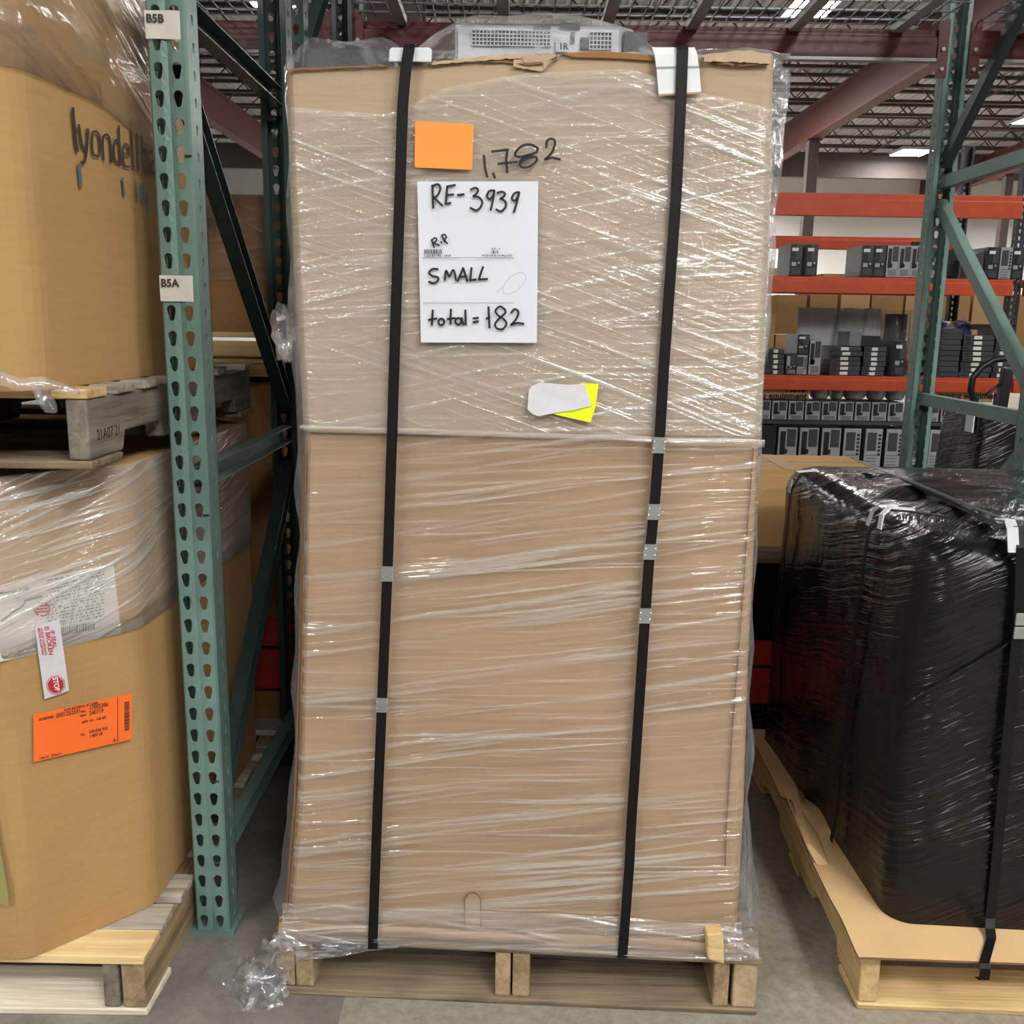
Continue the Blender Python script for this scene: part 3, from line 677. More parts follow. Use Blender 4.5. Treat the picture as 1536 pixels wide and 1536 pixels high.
def side_film(tab, base, sg):
    mb = MB(); rows = [.11 + (1.86 - .11) * j / 60 for j in range(61)]
    def P_(u, v):
        z = rows[min(60, int(round(v * 60)))]; a = wrapP(base, z, .006); xs = side_x(tab, z)
        b = Vector((xs + sg * .010 * nz(z * 9, sg, 2) , YS + .03 * nz(z * 5, 4, sg), z)); c = Vector((xs - sg * .01, 2.88, z))
        if u < .5: q = a.lerp(b, u / .5); q.x += sg * .004 * nz(u * 9, z * 14, 1); return q
        return b.lerp(c, (u - .5) / .5)
    mb.grid(P_, 9, 61); mb.build('side_film', 'film_side', wrap, smooth=True)
side_film(FL, 0, -1); side_film(FR, 1, 1)
# white folded hem where the upper winding ends, and the crease band above it
mb = MB()
def hemP(u, v):
    X = lerp_tab(CL, 1.19) + (lerp_tab(CR, 1.19) - lerp_tab(CL, 1.19)) * u
    zc = 1.196 - .012 * u + .003 * nz(u * 8, 0, 1); ww = .004 + .003 * u + .002 * nz(u * 5, 2, 2)
    return Vector((X, front_y(X, zc, .0205 + .003 * math.sin(math.pi * v)), zc + ww * (v - .5) * 2))
mb.grid(hemP, 60, 5); mb.build('folded_hem', 'hem', wrap, smooth=True)
# canopy over the top
SIL = [(426, 104), (436, 92), (446, 72), (468, 55), (490, 59), (520, 63), (570, 55), (590, 61), (603, 74), (622, 75), (650, 52), (690, 29), (712, 22), (760, 24), (820, 19), (865, 22), (910, 33), (950, 45), (968, 62), (985, 78), (1010, 79), (1060, 74), (1100, 76), (1150, 80), (1184, 86)]
def canP(u, v):
    px = 426 + (1184 - 426) * u; sy = lerp_tab(SIL, px); r_ = at(px, sy, 1.965)
    uu = min(1, max(0, (px - 428) / 730)); a = fp(px, lerp_tab(TOP, uu) + 3, .014)
    n_ = .010 * nz(u * 30, v * 6, 3) * min(1, v * 4)
    if v < .4:
        s = v / .4; q = a.lerp(r_, s); q.z += .25 * max(0, r_.z - a.z) * math.sin(math.pi * s) * .35 + n_ * (1 - s); q.y -= .008 * math.sin(math.pi * s); return q
    s = (v - .4) / .6; return Vector((r_.x, 1.965 + s * .9, r_.z - .06 * s * s + (-.006 * s)))
mb = MB(); mb.grid(canP, 110, 16); mb.build('top_film', 'film_loose', wrap, smooth=True)
# crumpled knot on the left side and loose tail on the floor
mb = MB()
c0 = at(428, 500, 1.86)
def knot(u, v):
    a = u * 2 * math.pi; b = v * math.pi; r = .022 * (1 + .7 * nz(math.cos(a) * 3, math.sin(a) * 3, v * 5))
    return c0 + Vector((r * math.sin(b) * math.cos(a), r * math.sin(b) * math.sin(a), 2.0 * r * math.cos(b)))
mb.grid(knot, 22, 16); mb.build('crumpled_knot', 'film_loose', wrap, smooth=True)
mb = MB()
def tail(u, v):
    a = Vector((-.47 + .03 * v, 1.752 - .01 * v, .150 - .10 * v)); ex = lerp_tab([(0, 338), (.3, 300), (.6, 312), (.8, 345), (1, 398)], v); ey = lerp_tab([(0, 1412), (.3, 1462), (.6, 1500), (.8, 1522), (1, 1520)], v)
    e = fl(ex, ey, .004); q = a.lerp(e, u); q.z -= .05 * math.sin(math.pi * u) * (1 - v)
    amp = .030 * math.sin(math.pi * min(1, u * 1.25)) + .004
    q += Vector((nz(u * 7, v * 9, 1) * amp * 1.4, nz(u * 7, v * 9, 7) * amp * 1.4, abs(nz(u * 8, v * 10, 4)) * amp * 2.2)) - Vector((0, 0, .02 * math.sin(math.pi * u)))
    q.z = max(q.z, .003 + .012 * abs(nz(u * 10, v * 12, 9))); return q
mb.grid(tail, 60, 44); mb.build('loose_tail', 'film_loose', wrap, smooth=True)
mb = MB()
def bunch(u, v):
    a = fp(418 + 150 * u * u + 10 * v, 1388 + 18 * v + 26 * u, .030); b = fp(408 + 230 * u, 1450 - 38 * u, .024); q = a.lerp(b, v)
    q += Vector((0, -.016 * abs(nz(u * 5, v * 16, 2)) * (1 - u), .010 * nz(u * 6, v * 14, 8))); return q
mb.grid(bunch, 40, 20); mb.build('bunched_edge', 'film_loose', wrap, smooth=True)
mb = MB()
def band3(u, v):
    X = -.462 + .94 * u; z = PZ - .002 + .075 * v + .012 * nz(u * 4, 1, 3) * v
    return Vector((X, front_y(X, z, .030 - .016 * v + .009 * abs(nz(u * 3, v * 9, 2)) * math.sin(math.pi * v) + .003 * nz(u * 11, v * 16, 5)), z))
mb.grid(band3, 90, 16); mb.build('bottom_film', 'film_bottom', wrap, smooth=True)
mb = MB()
def bunch2(u, v):
    a = fp(1070 + 66 * u, 1392 + 6 * v, .022); b = fp(1086 + 52 * u, 1440, .03); q = a.lerp(b, v)
    q += Vector((.006 * nz(u * 8, v * 8, 3), -.014 * abs(nz(u * 9, v * 9, 2)), .006 * nz(u * 7, v * 9, 8))); return q
mb.grid(bunch2, 26, 20); mb.build('bunched_edge', 'film_loose', wrap, smooth=True)

# white edge protectors
pr = thing('edge_protector', 'white plastic edge protector under the left black strap on top of the load', 'edge protector', fp(615, 90, .02))
mb = MB(); poly = [(583, 92), (584, 74), (588, 71), (644, 71), (648, 75), (647, 93)]
mb.prism([fp(x, y, .022) for x, y in poly], (0, .003, 0)); q = fp(585, 72, .022); q2 = fp(646, 72, .022)
mb.box(q.x, q2.x, q.y, q.y + .05, q.z - .003, q.z); mb.build('angle', 'protector', pr, bevel=.002)
pr = thing('edge_protector', 'large white folded edge protector under the right black strap, hanging down the front', 'edge protector', fp(1018, 130, .02))
mb = MB()
rows = [(978, 1042, 71, .018), (982, 1046, 82, .026), (984, 1048, 100, .027), (985, 1049, 104, .024), (986, 1050, 120, .025), (988, 1052, 141, .026)]
for k in range(len(rows) - 1):
    a, b = rows[k], rows[k + 1]; ta = 3 * (a[2] - 71) / 70; tb = 3 * (b[2] - 71) / 70
    mb.hexa([fp(b[0], b[2], b[3]), fp(b[1], b[2] - tb, b[3]), fp(b[1], b[2] - tb, b[3] - .003), fp(b[0], b[2], b[3] - .003), fp(a[0], a[2], a[3]), fp(a[1], a[2] - ta, a[3]), fp(a[1], a[2] - ta, a[3] - .003), fp(a[0], a[2], a[3] - .003)])
mb.build('angle', 'protector', pr)
mb = MB(); mb.hexa([fp(988, 144, .021), fp(1052, 140, .021), fp(1052, 140, .0265), fp(988, 144, .0265), fp(988, 141, .021), fp(1052, 137.5, .021), fp(1052, 137.5, .0265), fp(988, 141, .0265)]); mb.build('folded_lip', 'kraft', pr)
# straps
SL = [(73, 613.5), (100, 609), (156, 604), (299, 599.5), (460, 594), (640, 588.5), (848, 581.5), (1040, 573.5), (1208, 566.5), (1400, 559.5), (1424, 559)]
SR = [(75, 1024), (143, 1021.5), (299, 1014), (540, 996.5), (657, 989.5), (757, 982), (838, 974), (935, 967), (1108, 955.5), (1236, 947), (1300, 944), (1437, 933.5)]
def strap(label, tab, seals):
    t = thing('strap', label, 'strap', fp(tab[-1][1], tab[-1][0], .03), 'black straps around the centre load')
    mb = MB(); ys = np.linspace(tab[0][0], tab[-1][0], 60); H = .0098
    cs = [fp(lerp_tab(tab, y), y, .030) for y in ys]; c_top = cs[0]; c_bot = cs[-1]
    pts = [Vector((c_top.x, 2.85, c_top.z + .012)), Vector((c_top.x, c_top.y + .02, c_top.z + .012)), Vector((c_top.x, c_top.y + .006, c_top.z + .009))] + cs + [Vector((c_bot.x, c_bot.y + .012, c_bot.z - .006)), Vector((c_bot.x, 2.85, c_bot.z - .006))]
    vs = []
    for i, p in enumerate(pts):
        d = (pts[min(i + 1, len(pts) - 1)] - pts[max(i - 1, 0)]).normalized(); nrm = Vector((1, 0, 0)).cross(d).normalized()
        vs += [p + Vector((-H, 0, 0)), p + Vector((H, 0, 0)), p + Vector((H, 0, 0)) + nrm * .0014, p + Vector((-H, 0, 0)) + nrm * .0014]
    fs = []
    for i in range(len(pts) - 1):
        for k in range(4): fs.append((i * 4 + k, i * 4 + (k + 1) % 4, i * 4 + 4 + (k + 1) % 4, i * 4 + 4 + k))
    mb.add(vs, fs); mb.build('band', 'strap', t)
    for y in seals:
        x = lerp_tab(tab, y); mb = MB(); c = fp(x, y, .0325); hw, hh = .0118, .0145
        ang = (lerp_tab(tab, y + 20) - lerp_tab(tab, y - 20)) / 40
        def Q(a, b, o): return Vector((c.x + a - ang * b, c.y - o, c.z + b))
        # seal with two crimp notches on each side
        out = [(-hw, -hh), (hw, -hh), (hw, -hh * .62), (hw * .82, -hh * .5), (hw * .82, -hh * .36), (hw, -hh * .24), (hw, hh * .24), (hw * .82, hh * .36), (hw * .82, hh * .5), (hw, hh * .62), (hw, hh), (-hw, hh), (-hw, hh * .62), (-hw * .82, hh * .5), (-hw * .82, hh * .36), (-hw, hh * .24), (-hw, -hh * .24), (-hw * .82, -hh * .36), (-hw * .82, -hh * .5), (-hw, -hh * .62)]
        mb.prism([Q(a, b, .0015) for a, b in out], (0, .004, 0))
        s_ = mb.build('seal', 'seal', t)
        k_ = MB()
        for sx_ in (-1, 1):
            for sy_ in (-.43, .43): k_.hexa([Q(sx_ * hw * .8 - .002, sy_ * hh - .0025, .0018), Q(sx_ * hw * .8 + .002, sy_ * hh - .0025, .0018), Q(sx_ * hw * .8 + .002, sy_ * hh - .0005, .0018), Q(sx_ * hw * .8 - .002, sy_ * hh - .0005, .0018), Q(sx_ * hw * .8 - .001, sy_ * hh, .0035), Q(sx_ * hw * .8 + .001, sy_ * hh, .0035), Q(sx_ * hw * .8 + .001, sy_ * hh + .002, .0025), Q(sx_ * hw * .8 - .001, sy_ * hh + .002, .0025)])
        k_.build('crimp', 'seal', s_)
strap('left black strap around the centre load, with two steel seals low down', SL, (861, 1058))
strap('right black strap around the centre load, with four steel seals', SR, (668, 768, 828, 924))

# notes on the front
def cpx(c): return (580 + c[0] / 4.15, 160 + c[1] / 4.15)
def P5(off): return lambda x, y: fp(*cpx((x, y)), off)
oc = thing('orange_card', 'blank bright orange card stuck above the white sheet', 'card', fp(666, 218, .03))
cor = [(178, 90), (540, 108), (532, 392), (175, 378)]
def quadP(c, off, wob=0.0):
    a, b, d, e = [Vector(q) for q in c]
    def f(u, v):
        q = a.lerp(b, u).lerp(e.lerp(d, u), v); return fp(*cpx(q), off + wob * (nz(u * 3, v * 3, 2)) + wob * 1.5 * (abs(u - .5) ** 3 * 4))
    return f
poly = []
for (k, sx_, sy_) in ((0, 1, 1), (1, -1, 1), (2, -1, -1), (3, 1, -1)):
    X_, Y_ = cor[k]; seq = [(0, 12 * sy_), (3 * sx_, 3 * sy_), (12 * sx_, 0)]
    if k in (1, 3): seq = seq[::-1]
    poly += [(X_ + a, Y_ + b) for a, b in seq]
MB().prism([fp(*cpx(p), .0275) for p in poly], (0, .0012, 0)).build('card', 'orange_card', oc)
ps = thing('paper_sheet', 'white sheet of paper with handwriting and printed lines taped on the load', 'paper sheet', fp(718, 512, .03))
mb = MB(); mb.grid(quadP([(190, 465), (943, 465), (935, 1470), (213, 1467)], .0285, .0015), 18, 24); mb.build('sheet', 'paper', ps, smooth=True)
def C(cx, cy, rx, ry, n=14, a0=0, a1=2 * math.pi, rot=0):
    o_ = []
    for k in range(n + 1):
        a = a0 + (a1 - a0) * k / n; x, y = rx * math.cos(a), ry * math.sin(a)
        o_.append((cx + x * math.cos(rot) - y * math.sin(rot), cy + x * math.sin(rot) + y * math.cos(rot)))
    return o_
def strokes(name, parent, S, wd, mat_, off):
    mb = MB()
    for s_ in S: mb.ribbon(smooth_line(s_) if len(s_) > 3 else s_, wd, P5(off))
    return mb.build(name, mat_, parent)
strokes('handwriting', ps, [
 [(285, 490), (290, 630)], [(283, 495), (320, 483), (334, 510), (318, 550), (295, 566)], [(295, 566), (345, 615)],
 [(377, 500), (368, 605)], [(377, 497), (425, 488)], [(372, 550), (415, 547)], [(368, 605), (396, 600)], [(443, 550), (480, 546)],
 [(524, 516), (552, 505), (569, 518), (560, 540), (540, 557)], [(540, 557), (575, 565), (594, 592), (585, 625), (558, 645), (522, 630)],
 [(668, 522), (640, 525), (624, 555), (640, 576), (662, 555), (670, 524)], [(670, 524), (660, 590), (648, 642)],
 [(690, 536), (718, 530), (736, 542), (728, 560), (708, 572)], [(708, 572), (738, 590), (740, 625), (712, 651), (682, 640)],
 [(822, 532), (795, 540), (780, 570), (795, 586), (815, 565), (825, 534)], [(825, 534), (808, 605), (792, 656)]], 14, 'ink', .033)
strokes('handwriting', ps, [
 [(280, 830), (295, 875)], [(279, 830), (303, 816), (311, 832), (292, 850)], [(292, 850), (326, 862)], [(336, 842), (343, 848)], [(343, 802), (362, 843)], [(341, 803), (360, 795), (371, 815), (354, 832)], [(362, 832), (377, 853)]], 10, 'ink', .033)
strokes('handwriting', ps, [
 [(318, 1012), (288, 1010), (264, 1032), (285, 1054), (318, 1062), (318, 1084), (292, 1098), (264, 1090)],
 [(362, 1080), (370, 1020), (390, 1058), (415, 1016), (432, 1080)], [(443, 1086), (476, 1005)], [(476, 1005), (502, 1086)], [(455, 1060), (496, 1056)],
 [(528, 1004), (520, 1080)], [(520, 1080), (556, 1075)], [(600, 998), (585, 1040), (575, 1076)], [(575, 1076), (626, 1072)],
 [(287, 1268), (282, 1360)], [(262, 1327), (312, 1318)], C(340, 1340, 18, 20), [(400, 1263), (397, 1352)], [(380, 1322), (424, 1316)], C(446, 1336, 19, 20), [(468, 1316), (470, 1340), (480, 1356)], [(490, 1268), (492, 1356)],
 [(540, 1318), (569, 1314)], [(540, 1342), (569, 1337)],
 [(634, 1248), (640, 1376)], [(622, 1320), (640, 1308)],
 [(735, 1262), (706, 1244), (678, 1268), (690, 1296), (728, 1322), (746, 1352), (722, 1384), (686, 1380), (676, 1350), (708, 1312), (738, 1284), (735, 1262)],
 [(776, 1282), (798, 1260), (820, 1280), (806, 1322), (774, 1358)], [(774, 1358), (812, 1346), (852, 1352)]], 13.5, 'ink', .033)
strokes('pencil_loop', ps, [C(793, 1100, 88, 44, 24, rot=-.72), [(728, 1120), (700, 1140), (686, 1158)]], 2.2, 'pencil', .033)
strokes('printed_rule', ps, [[(222, 941), (792, 941)], [(226, 1222), (790, 1222)]], 2.6, 'print', .033)
mb = MB(); x = 234
while x < 342:
    wbar = random.choice((2, 3, 5)); p = [P5(.033)(x, 888), P5(.033)(x, 915), P5(.033)(x + wbar, 915), P5(.033)(x + wbar, 888)]; mb.add(p, [(0, 1, 2, 3)]); x += wbar + random.choice((2, 3))
x = 653
while x < 697:
    wbar = random.choice((2, 4, 6)); p = [P5(.033)(x, 895), P5(.033)(x, 915), P5(.033)(x + wbar, 915), P5(.033)(x + wbar, 895)]; mb.add(p, [(0, 1, 2, 3)]); x += wbar + random.choice((2, 4))
mb.build('barcode', 'print', ps)
mb = MB(); q = P5(.033)
for (s_, x, y, sz, sx_) in (('Case ID : RE - 3939', 234, 934, 20, 1.03), ('QTY : 0', 651, 890, 15, 1.1), ('PACK DATE : 01-May-2025', 593, 932, 16, 1.04)): text_mesh(s_, sz, lambda u, v: q(x + u, y - v), mb, .35, sx_)
mb.build('printing', 'print', ps)
strokes('weight_writing', wrap, [
 [(605, 305), (612, 380), (625, 435)], [(663, 416), (673, 441)], [(655, 280), (752, 268)], [(752, 268), (744, 330), (751, 408)], [(695, 356), (812, 344)],
 [(935, 255), (895, 236), (840, 246), (800, 290), (815, 312), (870, 305), (930, 285), (940, 260)], [(900, 300), (850, 318), (828, 350), (842, 378), (892, 372), (934, 335), (922, 312), (870, 325), (832, 350)],
 [(994, 252), (998, 216), (1025, 200), (1048, 220), (1032, 280), (988, 327)], [(988, 327), (1030, 318), (1078, 328)]], 16, 'ink', .0275)
# yellow tag under white tape
def c6(c): return (760 + c[0] / 4.8, 540 + c[1] / 4.8)
yt = thing('yellow_tag', 'fluorescent yellow tag half covered by a patch of white tape', 'tag', fp(845, 603, .03))
MB().prism([fp(*c6(c), .0275) for c in ((540, 166), (662, 172), (641, 330), (605, 450), (310, 384), (300, 330))], (0, .0012, 0)).build('tag', 'yellow', yt)
mb = MB(); tp = [(160, 215), (180, 188), (240, 162), (300, 166), (420, 178), (572, 174), (566, 205), (585, 240), (598, 290), (607, 330), (480, 362), (400, 372), (320, 386), (230, 405), (190, 392), (150, 355)]
mb.prism([fp(*c6(c), .030 + .001 * nz(c[0] / 60, c[1] / 60, 1)) for c in tp], (0, .001, 0)); mb.build('white_tape', 'tape_white', yt)

# ------------------------------------------------------------------ left stack: two gaylord boxes on pallets
def lofted(mb, rows, closed_top=True):
    """rows: list of equal-length 3-D outlines from bottom to top"""
    n = len(rows[0]); vs = [Vector(p) for r in rows for p in r]
    fs = [(j * n + i, j * n + (i + 1) % n, (j + 1) * n + (i + 1) % n, (j + 1) * n + i) for j in range(len(rows) - 1) for i in range(n)]
    mb.add(vs, fs)
    if closed_top: mb.add(rows[-1], [tuple(range(n))]); mb.add(rows[0], [tuple(range(n - 1, -1, -1))])
def rounded(poly, r, n=4):
    out = []; N = len(poly)
    for i in range(N):
        a, b, c = Vector(poly[i - 1]), Vector(poly[i]), Vector(poly[(i + 1) % N]); d1 = (a - b).normalized(); d2 = (c - b).normalized()
        p0 = b + d1 * r; p1 = b + d2 * r
        for k in range(n + 1):
            t = k / n; out.append((p0 * (1 - t) ** 2 + b * 2 * t * (1 - t) + p1 * t * t)[:])
    return out
LPX1 = -.725
lpal = pallet('pallet of pale and grey boards under the lower left gaylord box', -1.745, LPX1, 1.695, 2.86, 0, 0, ('white_wood', 'wood_x'),
    [(0, .085, 0, 'new_x'), (.085, .085, .0, 'grey_x'), (.19, .09, 0, 'grey_x')] + [(f, .09, 0, 'grey_x') for f in (.36, .52, .68, .84)] + [(1, .09, 0, 'grey_x')],
    [(-1.745, -1.705, 'grey_y'), (-1.26, -1.22, 'grey_y'), (LPX1 - .088, LPX1 - .056, 'grey_y'), (LPX1 - .050, LPX1 - .002, 'wood_y')], notch=False)
OCT = [(-1.53, 1.68), (-.946, 1.68), (-.765, 1.868), (-.745, 2.64), (-.93, 2.84), (-1.53, 2.84), (-1.72, 2.64), (-1.72, 1.87)]
def gay_rows(oct_, z0, z1, n, bul, r=.03, off=0.0):
    rows = []; cx = sum(p[0] for p in oct_) / len(oct_); cy = sum(p[1] for p in oct_) / len(oct_)
    base = rounded([(p[0], p[1], 0) for p in oct_], r)
    for j in range(n + 1):
        v = j / n; k = bul * math.sin(math.pi * v); rw = []
        for p in base:
            d = Vector((p[0] - cx, p[1] - cy, 0)); L_ = d.length; q = Vector(p) + d / L_ * (k + off); q.z = z0 + (z1 - z0) * v; rw.append(q)
        rows.append(rw)
    return rows
gl = thing('gaylord_box', 'lower left octagonal gaylord box with orange label and seal tape, film around its top', 'gaylord box', (-1.23, 2.26, .137), 'left gaylord boxes')
mb = MB(); lofted(mb, gay_rows(OCT, .139, 1.105, 10, .006)); mb.build('walls', 'kraft_old', gl)
mb = MB()
def band(u, v): return Vector((-.985 + .0 * u - .30 * (1 - u), 1.671, .16 + .60 * v))
_o = [(-1.30 + .33 * k / 16, .27 + .02 * nz(k * .6, 1, 1)) for k in range(17)] + [(-.968 - .02 * k / 10 + .005 * nz(k, 3, 3), .29 + .031 * k) for k in range(10)] + [(-.99 - .31 * k / 16, .60 + .03 * nz(k * .6, 5, 1)) for k in range(17)]
mb.add([(a_, 1.668, b_) for a_, b_ in _o], [tuple(range(len(_o)))]); mb.build('green_stain', 'green_wash', gl)
rows = gay_rows(OCT, .72, 1.11, 8, .004, .03, .010)
mb = MB(); n_ = len(rows[0])
for j, r_ in enumerate(rows):
    for p in r_:
        if j == 0: p.z = .785 + .10 * max(0, min(1, (p.y - 1.9) / .9)) + .05 * max(0, (-.75 - p.x)) * 0 + .012 * nz(p.x * 12, p.y * 12, 1)
lofted(mb, rows, False); mb.build('film', 'film_old', gl, smooth=True)
# the chamfer face as a plane for labels: from (-.946,1.68) to (-.765,1.868)
ca = Vector((-.946, 1.68, 0)); cb = Vector((-.765, 1.868, 0)); cn = Vector((.72, -.69, 0)).normalized()
def cham(px, py, off=.012):
    p0 = ca + cn * off; v = ray(px, py); t = (p0 - CAM).dot(cn) / v.dot(cn); return CAM + v * t
def CH(s, ox, oy, off=.012): return lambda x, y: cham(ox + x / s, oy + y / s, off)
K = CH(3.2, 0, 820)
# orange inventory label
lab = MB(); cs = [(160, 808), (632, 705), (634, 925), (163, 1034)]; lab.prism([CH(3.2, 0, 820, .015)(*c) for c in cs], -cn * .001); lab = lab.build('orange_label', 'orange_label', gl)
mb = MB(); K2 = CH(3.2, 0, 820, .0162)
def LT(s_, x, y, sz, sx_=1.0, b=.5): text_mesh(s_, sz, lambda u, v: K2(x + u, y - v - .22 * u), mb, b, sx_)
for a in (('RAW MATERIAL SC LABEL', 308, 790, 15, .95), ('30130000000', 186, 837, 16, .8), ('0001252651', 270, 822, 29, .82), ('Mat.', 388, 798, 14), ('17002386', 428, 785, 28, .82), ('Batch', 385, 817, 13), ('240719', 428, 810, 28, .82),
          ('MPP. 50 - 100 MY', 394, 850, 17, .95), ('Qty.', 386, 908, 13), ('635.036 KG', 428, 896, 20, .9), ('1,400 LB', 428, 917, 20, .9), ('A', 542, 938, 22), ('User ID : EVALC1', 190, 1020, 14)): LT(*a)
for x in (564,): mb.add([K2(x, 722), K2(x + 3, 722), K2(x + 3, 935), K2(x, 935)], [(0, 1, 2, 3)])
y = 744
while y < 884:
    h_ = random.choice((2, 3, 5)); mb.add([K2(597, y + 4), K2(621, y - 2), K2(621, y - 2 + h_), K2(597, y + 4 + h_)], [(0, 1, 2, 3)]); y += h_ + random.choice((2, 3))
mb.build('printing', 'print', lab)
# white shipping document half under the film
doc = MB(); doc.prism([CH(3.2, 0, 820, .006)(*c) for c in ((-180, 235), (545, 80), (582, 415), (-150, 590), (-170, 400))], -cn * .001); doc = doc.build('shipping_document', 'paper_dull', gl)
mb = MB(); K3 = CH(3.2, 0, 820, .0072)
random.seed(5)
for r_ in range(16):
    y0 = 160 + r_ * 15
    for c_ in range(60):
        x = 225 + c_ * 5
        if x > 495 or random.random() < .45: continue
        yy = y0 - .22 * (x - 225); mb.add([K3(x, yy), K3(x + 4, yy - .8), K3(x + 4, yy + 7), K3(x, yy + 8)], [(0, 1, 2, 3)])
for s_, x, y, sz in (('Material: 2J706', -2, 232, 24), ('Datenbox', 140, 165, 20)): text_mesh(s_, sz, lambda u, v: K3(x + u, y - v - .18 * u), mb, .2)
mb.ribbon(smooth_line([(10, 355), (60, 315), (100, 290), (120, 270)]), 9, lambda x, y: K3(x, y))
mb.ribbon([(82, 240), (130, 218)], 26, lambda x, y: K3(x, y)); mb.ribbon([(120, 262), (200, 238)], 12, lambda x, y: K3(x, y))
x = 285
while x < 455:
    wb = random.choice((3, 5, 8)); mb.add([K3(x, 392 - .2 * (x - 285)), K3(x + wb, 391 - .2 * (x - 285)), K3(x + wb, 428 - .2 * (x - 285)), K3(x, 429 - .2 * (x - 285))], [(0, 1, 2, 3)]); x += wb + random.choice((4, 6))
mb.build('printing', 'print_mid', doc)
mb = MB(); mb.ribbon(C(202, 300, 36, 32, 16), 8, lambda x, y: K3(x, y))
for dy in (-14, 0, 14): mb.ribbon([(176, 300 + dy), (228, 296 + dy)], 8, lambda x, y: K3(x, y))
mb.build('red_stamp', 'red_print', doc)
# security seal tape
sl = MB(); sl.prism([CH(3.2, 0, 820, .015)(*c) for c in ((168, 385), (285, 345), (300, 460), (332, 690), (300, 704), (215, 732), (190, 560))], -cn * .001); sl = sl.build('seal_tape', 'tape_white', gl)
mb = MB()
def RTX(s_, x, y, sz, sx_=1.0, b=.6):     # lettering that reads downwards
    dx, dy = .165, .986; text_mesh(s_, sz, lambda u, v: K2(x + u * dx + v * dy, y + u * dy - v * dx), mb, b, sx_)
RTX('IF SEAL', 241, 403, 28); RTX('IS BROKEN', 213, 384, 31, .92); RTX('CHECK CONTENTS', 194, 392, 15, 1.0, .4); RTX('BEFORE ACCEPTING', 180, 392, 15, .95, .4)
oc_ = [(268 + 46 * math.cos(math.pi / 8 + k * math.pi / 4 - .15), 664 + 46 * math.sin(math.pi / 8 + k * math.pi / 4 - .15)) for k in range(8)]
mb.ribbon(oc_ + [oc_[0]], 3, lambda x, y: K2(x, y)); oc2 = [(268 + (a - 268) * .88, 664 + (b - 664) * .88) for a, b in oc_]; mb.add([K2(*p) for p in oc2], [tuple(range(8))])
mb.build('red_printing', 'red_print', sl)
mb = MB(); K4 = CH(3.2, 0, 820, .0172); dx, dy = .2, .98
text_mesh('STOP', 34, lambda u, v: K4(252 + u * dx + v * dy, 630 + u * dy - v * dx), mb, .9, .82); mb.build('stop_lettering', 'white_print', sl)
# the upper pallet and box
UZ = 1.128
upal = pallet('weathered pallet between the two left gaylord boxes, its near stringer end stamped', -1.745, -.742, 1.665, 2.72, UZ, 0, ('wood_x', 'wood_x'),
    [(0, .085, 0, 'new_x'), (.13, .085, 0, 'grey_x'), (.26, .09, 0, 'grey_x')] + [(f, .09, 0, 'grey_x') for f in (.42, .58, .74)] + [(1, .09, 0, 'grey_x')],
    [(-1.745, -1.705, 'grey_y'), (-1.26, -1.22, 'grey_y'), (-.785, -.747, 'grey_y')], h=.142)
mb = MB(); text_mesh('21A07 21', .028, lambda u, v: Vector((-.7462, 1.70 + u, UZ + .048 + v)), mb, .0005, .95); mb.build('stamp', 'print', upal)
OCU = [(-1.5, 1.50), (-.985, 1.50), (-.80, 1.625), (-.788, 1.86), (-.776, 2.42), (-.90, 2.62), (-1.5, 2.62), (-1.7, 2.42), (-1.7, 1.7)]
guz0 = UZ + .1425
gu = thing('gaylord_box', 'upper left gaylord box printed with large lettering, film over its top', 'gaylord box', (-1.23, 2.1, guz0), 'left gaylord boxes')
mb = MB(); lofted(mb, gay_rows(OCU, guz0, 2.35, 10, .012, .035)); mb.build('walls', 'kraft_old', gu)
rows = gay_rows(OCU, 1.66, 2.36, 6, .01, .035, .012)
for p in rows[0]: p.z = 1.87 - .17 * max(0, min(1, (p.y - 1.62) / .5)) + .01 * nz(p.y * 20, p.x * 20, 3)
mb = MB(); lofted(mb, rows, False); mb.build('film', 'film_old_up', gu, smooth=True)
# lettering on the receding side
cx_, cy_ = -1.19, 2.06
def sidep(px, py, off=.0075):
    X = -.776
    for _ in range(3):
        q = atx(px, py, X); zf = (q.z - guz0) / (2.35 - guz0)
        base = -.80 + (.012) * (q.y - 1.625) / .235 if q.y < 1.86 else -.788 + .012 * (q.y - 1.86) / .56
        X = base + .012 * math.sin(math.pi * max(0, min(1, zf))) + off - .004
    return Vector((X, q.y, q.z))
def SB(x, y): return sidep(x / 3.2, y / 3.2)
mb = MB()
def ln(p, wd=13): mb.ribbon(smooth_line(p) if len(p) > 2 else p, wd, SB)
ln([(350, 520), (356, 600), (364, 680), (372, 724)], 15)
ln([(378, 600), (386, 650), (396, 700), (410, 715), (418, 690), (420, 620)], 12); ln([(424, 628), (416, 720), (408, 770), (396, 782), (390, 778)], 12)
ln([(462, 630), (446, 634), (442, 670), (446, 730), (462, 750), (476, 740), (480, 690), (474, 645), (462, 630)], 10)
ln([(498, 765), (494, 700), (494, 655)], 10); ln([(494, 660), (510, 645), (526, 665), (532, 720), (534, 778)], 10)
ln([(570, 605), (574, 700), (578, 790)], 10); ln([(574, 690), (560, 672), (548, 690), (548, 750), (560, 780), (574, 770)], 10)
ln([(594, 735), (620, 742), (616, 705), (602, 690), (592, 710), (592, 770), (604, 798), (622, 800)], 9)
ln([(630, 630), (636, 720), (640, 806)], 9); ln([(656, 640), (660, 730), (664, 816)], 9)
ln([(680, 655), (684, 750), (688, 825)], 9); ln([(686, 735), (698, 715), (710, 735), (714, 790), (706, 830), (692, 822)], 9)
